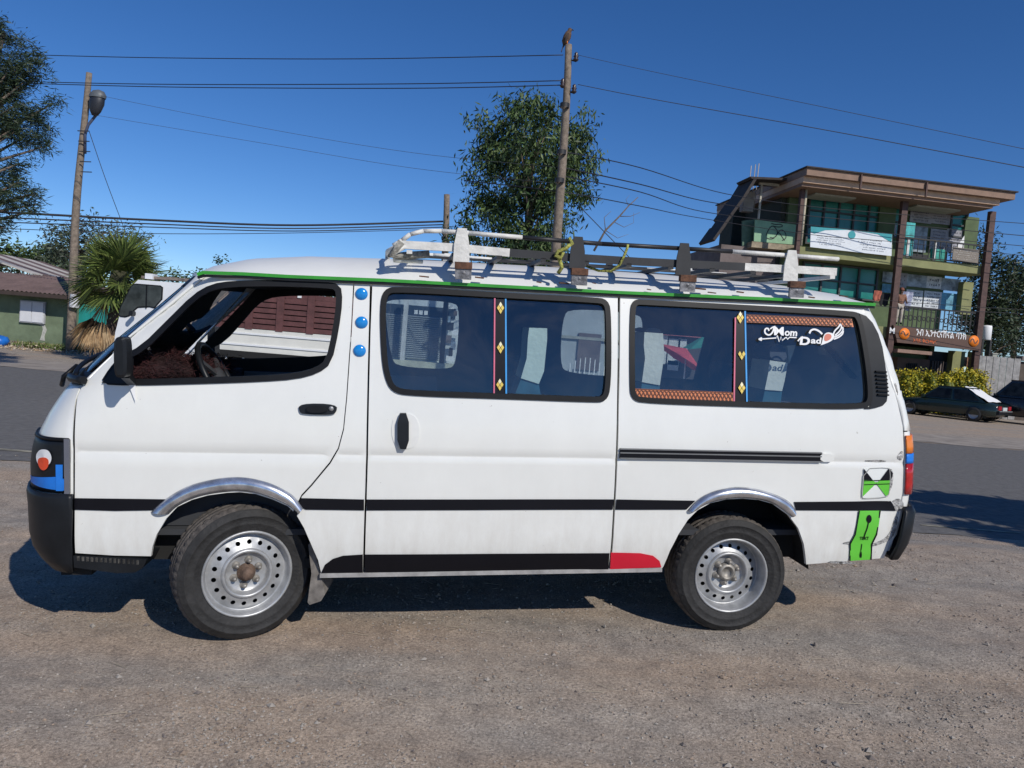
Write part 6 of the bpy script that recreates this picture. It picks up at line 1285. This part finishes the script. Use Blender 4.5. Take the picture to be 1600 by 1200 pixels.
# headlining edge, far pillars
q = MB(); q.box((.2, WD - .14, 1.78), (3.5, .05, .05)); q.build('inner_roof_rail', M_LINER, van)
M_COVER = mat('cream_seat_cover', (.80, .79, .68), .9, var=.08, scale=6, bump=.2, bscale=40); M_MINT = mat('mint_seat_cover', (.72, .82, .70), .9, var=.06, scale=6, bump=.2); M_SEAT = mat('navy_seat_cloth', (.03, .07, .11), .9, var=.2, scale=15)
M_SEAT2 = mat('teal_seat_cloth', (.045, .14, .19), .9, var=.2, scale=15)
def seat(cov, m_, low, top=None):
    s = empty('bench_seat'); s.parent = van; Y0, Y1 = .27, .50
    def ex(name, P, mm, y0=Y0, y1=Y1):
        L = [Vy(*p, y0) for p in P]; L = L if poly_area(L) > 0 else L[::-1]; V, F = prism2d([L], lambda a, b: (a, y0, b), lambda a, b: (a, y1, b)); return mesh(name, V, F, mm, s)
    ex('seat_cover', cov, m_)
    xs_ = [p[0] for p in low]; bk = [(p[0], p[1]) for p in low]; ex('backrest', bk, M_SEAT2, Y0 + .01)
    a = Vy(sum(xs_) / len(xs_), low[-1][1], .3); q = MB(); q.box((a[0] - .16, .78, 1.02), (.46, .95, .14)); q.box((a[0] + .02, .85, 1.16), (.1, .68, .5)); q.build('cushion', M_SEAT, s)
    if top: ex('headrest', chaikin(top, 1), mat('grey_headrest', (.10, .105, .12), .9), Y0 + .01)
seat([(827, 512), (855, 513), (855, 530), (850, 580), (842, 600), (814, 591), (823, 560), (825, 526)], M_MINT, [(814, 592), (842, 601), (846, 622), (804, 618)])
seat([(1007, 519), (1036, 521), (1038, 555), (1031, 602), (1003, 597), (1008, 560), (1006, 540)], M_COVER, [(1003, 598), (1031, 603), (1030, 630), (1000, 625)], [(1007, 519), (1012, 512), (1030, 513), (1035, 521)])
seat([(1203, 563), (1231, 567), (1226, 595), (1222, 611), (1195, 609), (1200, 585)], M_COVER, [(1195, 610), (1222, 612), (1219, 637), (1190, 634)], [(1203, 562), (1203, 540), (1226, 538), (1231, 565)])
q = MB(); L = [Vy(*p, .5) for p in ((1230, 540), (1243, 539), (1239, 553), (1233, 568))]; q.add([(x, .5, z) for x, z in L] + [(x, .62, z) for x, z in L], [[3, 2, 1, 0], [4, 5, 6, 7], [0, 1, 5, 4], [1, 2, 6, 5], [2, 3, 7, 6], [3, 0, 4, 7]]); L = [Vy(*p, .9) for p in ((1279, 542), (1291, 542), (1291, 555), (1279, 554))]; q.add([(x, .9, z) for x, z in L] + [(x, .96, z) for x, z in L], [[3, 2, 1, 0], [4, 5, 6, 7], [0, 1, 5, 4], [1, 2, 6, 5], [2, 3, 7, 6], [3, 0, 4, 7]]); q.build('headrest_cover', M_COVER, van)
q = MB(); L = [Vy(*p, .6) for p in ((1292, 542), (1305, 556), (1318, 572), (1334, 590))]
for a, b in zip(L, L[1:]): q.bar((a[0], .6, a[1]), (b[0], .6, b[1]), .05, .02)
q.build('seat_belt', M_BLACK, van)
# ---- roof rack
rack = empty('roof_rack'); rack.parent = van
M_RW = mat('chipped_white_paint', (.66, .65, .61), .6, var=.16, scale=12, bump=.25); M_RB = mat('rack_black_paint', (.02, .02, .022), .5, var=.3, scale=10); YN, YFAR = .10, 1.59
top = [(614, 384), (628, 376), (641, 366), (662, 361), (690, 361), (732, 364), (816, 371), (888, 377), (940, 381), (1061, 388), (1144, 393), (1230, 399), (1310, 405)]
low_ = [(622, 382), (712, 387), (796, 395), (888, 402), (1000, 409), (1163, 417), (1240, 421), (1306, 425)]
for yy in (YN, YFAR):
    T = [Vy(*p, YN) for p in top]; Lw = [Vy(*p, YN) for p in low_]
    q = MB(); xw0, xw1 = Vy(816, 371, YN)[0], Vy(1146, 393, YN)[0]
    for a, b in zip(T, T[1:]): q.mi = 1 if (xw0 <= (a[0] + b[0]) / 2 <= xw1) else 0; q.tube([(a[0], yy, a[1]), (b[0], yy, b[1])], .0115, 8)
    q.build('rail', [M_RW, M_RB], rack)
    q = MB(); xw0, xw1 = Vy(796, 395, YN)[0], Vy(1164, 417, YN)[0]
    for a, b in zip(Lw, Lw[1:]): q.mi = 1 if (xw0 <= (a[0] + b[0]) / 2 <= xw1) else 0; q.bar((a[0], yy, a[1]), (b[0], yy, b[1]), .02, .04)
    q.build('rail', [M_RW, M_RB], rack)
x0, z0 = Vy(640, 385, YN); x1, z1 = Vy(1300, 425, YN)
for i in range(11):
    f = i / 10; x = x0 + (x1 - x0) * f; z = z0 + (z1 - z0) * f - .028; q = MB(); q.bar((x, YN - .01, z), (x, YFAR + .01, z), .028, .018); q.build('cross_bar', M_RW if i in (0, 10) else M_RB, rack)
for yy in (.55, .85, 1.15): q = MB(); q.bar((x0, yy, z0 - .012), (x1, yy, z1 - .012), .025, .012); q.build('deck_slat', M_RB, rack)
q = MB(); a = Vy(614, 388, YN); q.tube([(a[0] + .02, YN, a[1] + .01), (a[0] - .03, .3, a[1]), (a[0] - .05, .85, a[1]), (a[0] - .03, 1.4, a[1]), (a[0] + .02, YFAR, a[1] + .01)], .014, 8); b = Vy(616, 406, YN)
q.tube([(x0 - .02, YN, z0), (b[0], YN, (z0 + b[1]) / 2), (b[0], YN + .03, b[1]), (b[0] + .14, YN + .1, b[1] + .005)], .012, 8); q.build('end_bow', M_RW, rack)
q = MB(); q.tube([(x0 - .04, YN - .005, z0 + .02), (x0 - .09, YN, b[1] + .02), (x0 - .03, YN + .04, b[1] + .025), (x0 + .1, YN + .05, b[1] + .04)], .02, 8); q.build('bound_end', mat('frayed_binding', (.26, .25, .22), .95, var=.5, scale=40, bump=.8), rack)
for (tx, ty, gx_, gy_, col) in ((722, 363, 723, 437, 0), (903, 376, 903, 446, 1), (1069, 386, 1071, 456, 1), (1237, 397, 1240, 465, 0)):
    bt = Vy(tx, ty, YN - .02); bb = Vy(gx_, gy_, YN - .0); zm = bb[1] + .085; br = empty('bracket'); 
    for yy, sg_ in ((YN - .022, -1), (YFAR + .022, 1)):
        q = MB(); q.mi = col; w0, w1 = .046, .082; zs_ = [(bt[1] + .02, w0, 0), (zm + .09, w1 * .92, 0), (zm, w1, 0)]
        V = []
        for (z, wv, _) in zs_: V += [(bt[0] - wv / 2, yy - .004, z), (bt[0] + wv / 2, yy - .004, z), (bt[0] + wv / 2, yy + .004, z), (bt[0] - wv / 2, yy + .004, z)]
        F = []
        for k in range(2):
            for i in range(4): j = (i + 1) % 4; F.append([k * 4 + i, k * 4 + j, (k + 1) * 4 + j, (k + 1) * 4 + i][::-1])
        F += [[0, 1, 2, 3], [8, 9, 10, 11][::-1]]; q.add(V, F); o = q.build('bracket', [M_RW, M_RB], rack)
        q = MB(); q.mi = 0; q.box((bb[0], yy - .003 * -sg_, (zm + bb[1]) / 2), (w1, .014, zm - bb[1])); q.mi = 1; q.box((bb[0], yy, zm - .016), (w1 + .004, .034, .034)); q.mi = 0
        for dx in (-.02, .02): q.lathe([(.008, -.014), (0, -.016)], 8, 'Y', (bb[0] + dx, yy, zm - .016))
        q.lathe([(.008, -.012), (0, -.014)], 8, 'Y', (bb[0], yy, bb[1] + .035))
        q.build('bracket_foot', [mat('grey_clamp_metal', (.16, .16, .17), .5, metal=.4, var=.5, scale=25, bump=.3), M_RUST], rack)
    bpy.data.objects.remove(br)
# ---- loose things on the van
M_ROPE = mat('yellow_green_rope', (.33, .33, .08), .9, var=.45, scale=40, bump=.7, bscale=80)
def vworld(p): return VM @ Vector(p)
def rope(label, pts, r=.011):
    q = MB(); P = [vworld((*Vy(px, py, y),)[:1] + (y,) + (Vy(px, py, y)[1],)) for px, py, y in pts]; q.tube(P, r, 7); tag(q.build('rope', M_ROPE), label, 'rope', 'ropes tied to the roof rack')
rope('thick yellow green rope knotted at the rack, loose end hanging by the bracket', [(889, 372, .06), (894, 380, .05), (884, 388, .05), (872, 393, .05), (868, 400, .05), (876, 403, .05), (880, 396, .06), (870, 394, .07), (875, 408, .07), (878, 418, .08), (872, 427, .09)], .0105)
rope('thin yellow green rope looped from the top rail down to the roof', [(981, 382, .07), (980, 388, .07), (975, 400, .08), (969, 413, .08), (955, 424, .12), (935, 423, .14), (916, 416, .16)], .007)
fur = empty('fur_cover'); fur.matrix_world = VM; tag(fur, 'dark maroon furry cover lying on the minibus dashboard behind the door glass', 'cover')
fp = blob_points([((-1.80, .32, 1.315), (.17, .2, .075)), ((-1.66, .5, 1.30), (.13, .25, .06)), ((-1.7, .9, 1.29), (.15, .3, .05))], 420, .8)
leaves('pile', fp, 70, .022, .045, .0014, [mat('maroon_fur', (.045, .009, .010), .9, var=.3), mat('dark_maroon_fur', (.02, .005, .006), .9, var=.3)], fur, .1)
q = MB()
for c, r in (((-1.80, .32, 1.315), (.16, .19, .07)), ((-1.66, .5, 1.30), (.12, .24, .055)), ((-1.7, .9, 1.29), (.14, .29, .045))):
    pr = [(math.sin(a) , -math.cos(a)) for a in np.linspace(.01, math.pi - .01, 9)]; b = len(q.v); q.lathe(pr, 16, 'Z', (0, 0, 0))
    for i in range(b, len(q.v)): v = q.v[i]; q.v[i] = (c[0] + v[0] * r[0], c[1] + v[1] * r[1], c[2] - v[2] * r[2])
q.build('backing', mat('dark_maroon_fur', (.02, .005, .006), .9), fur)
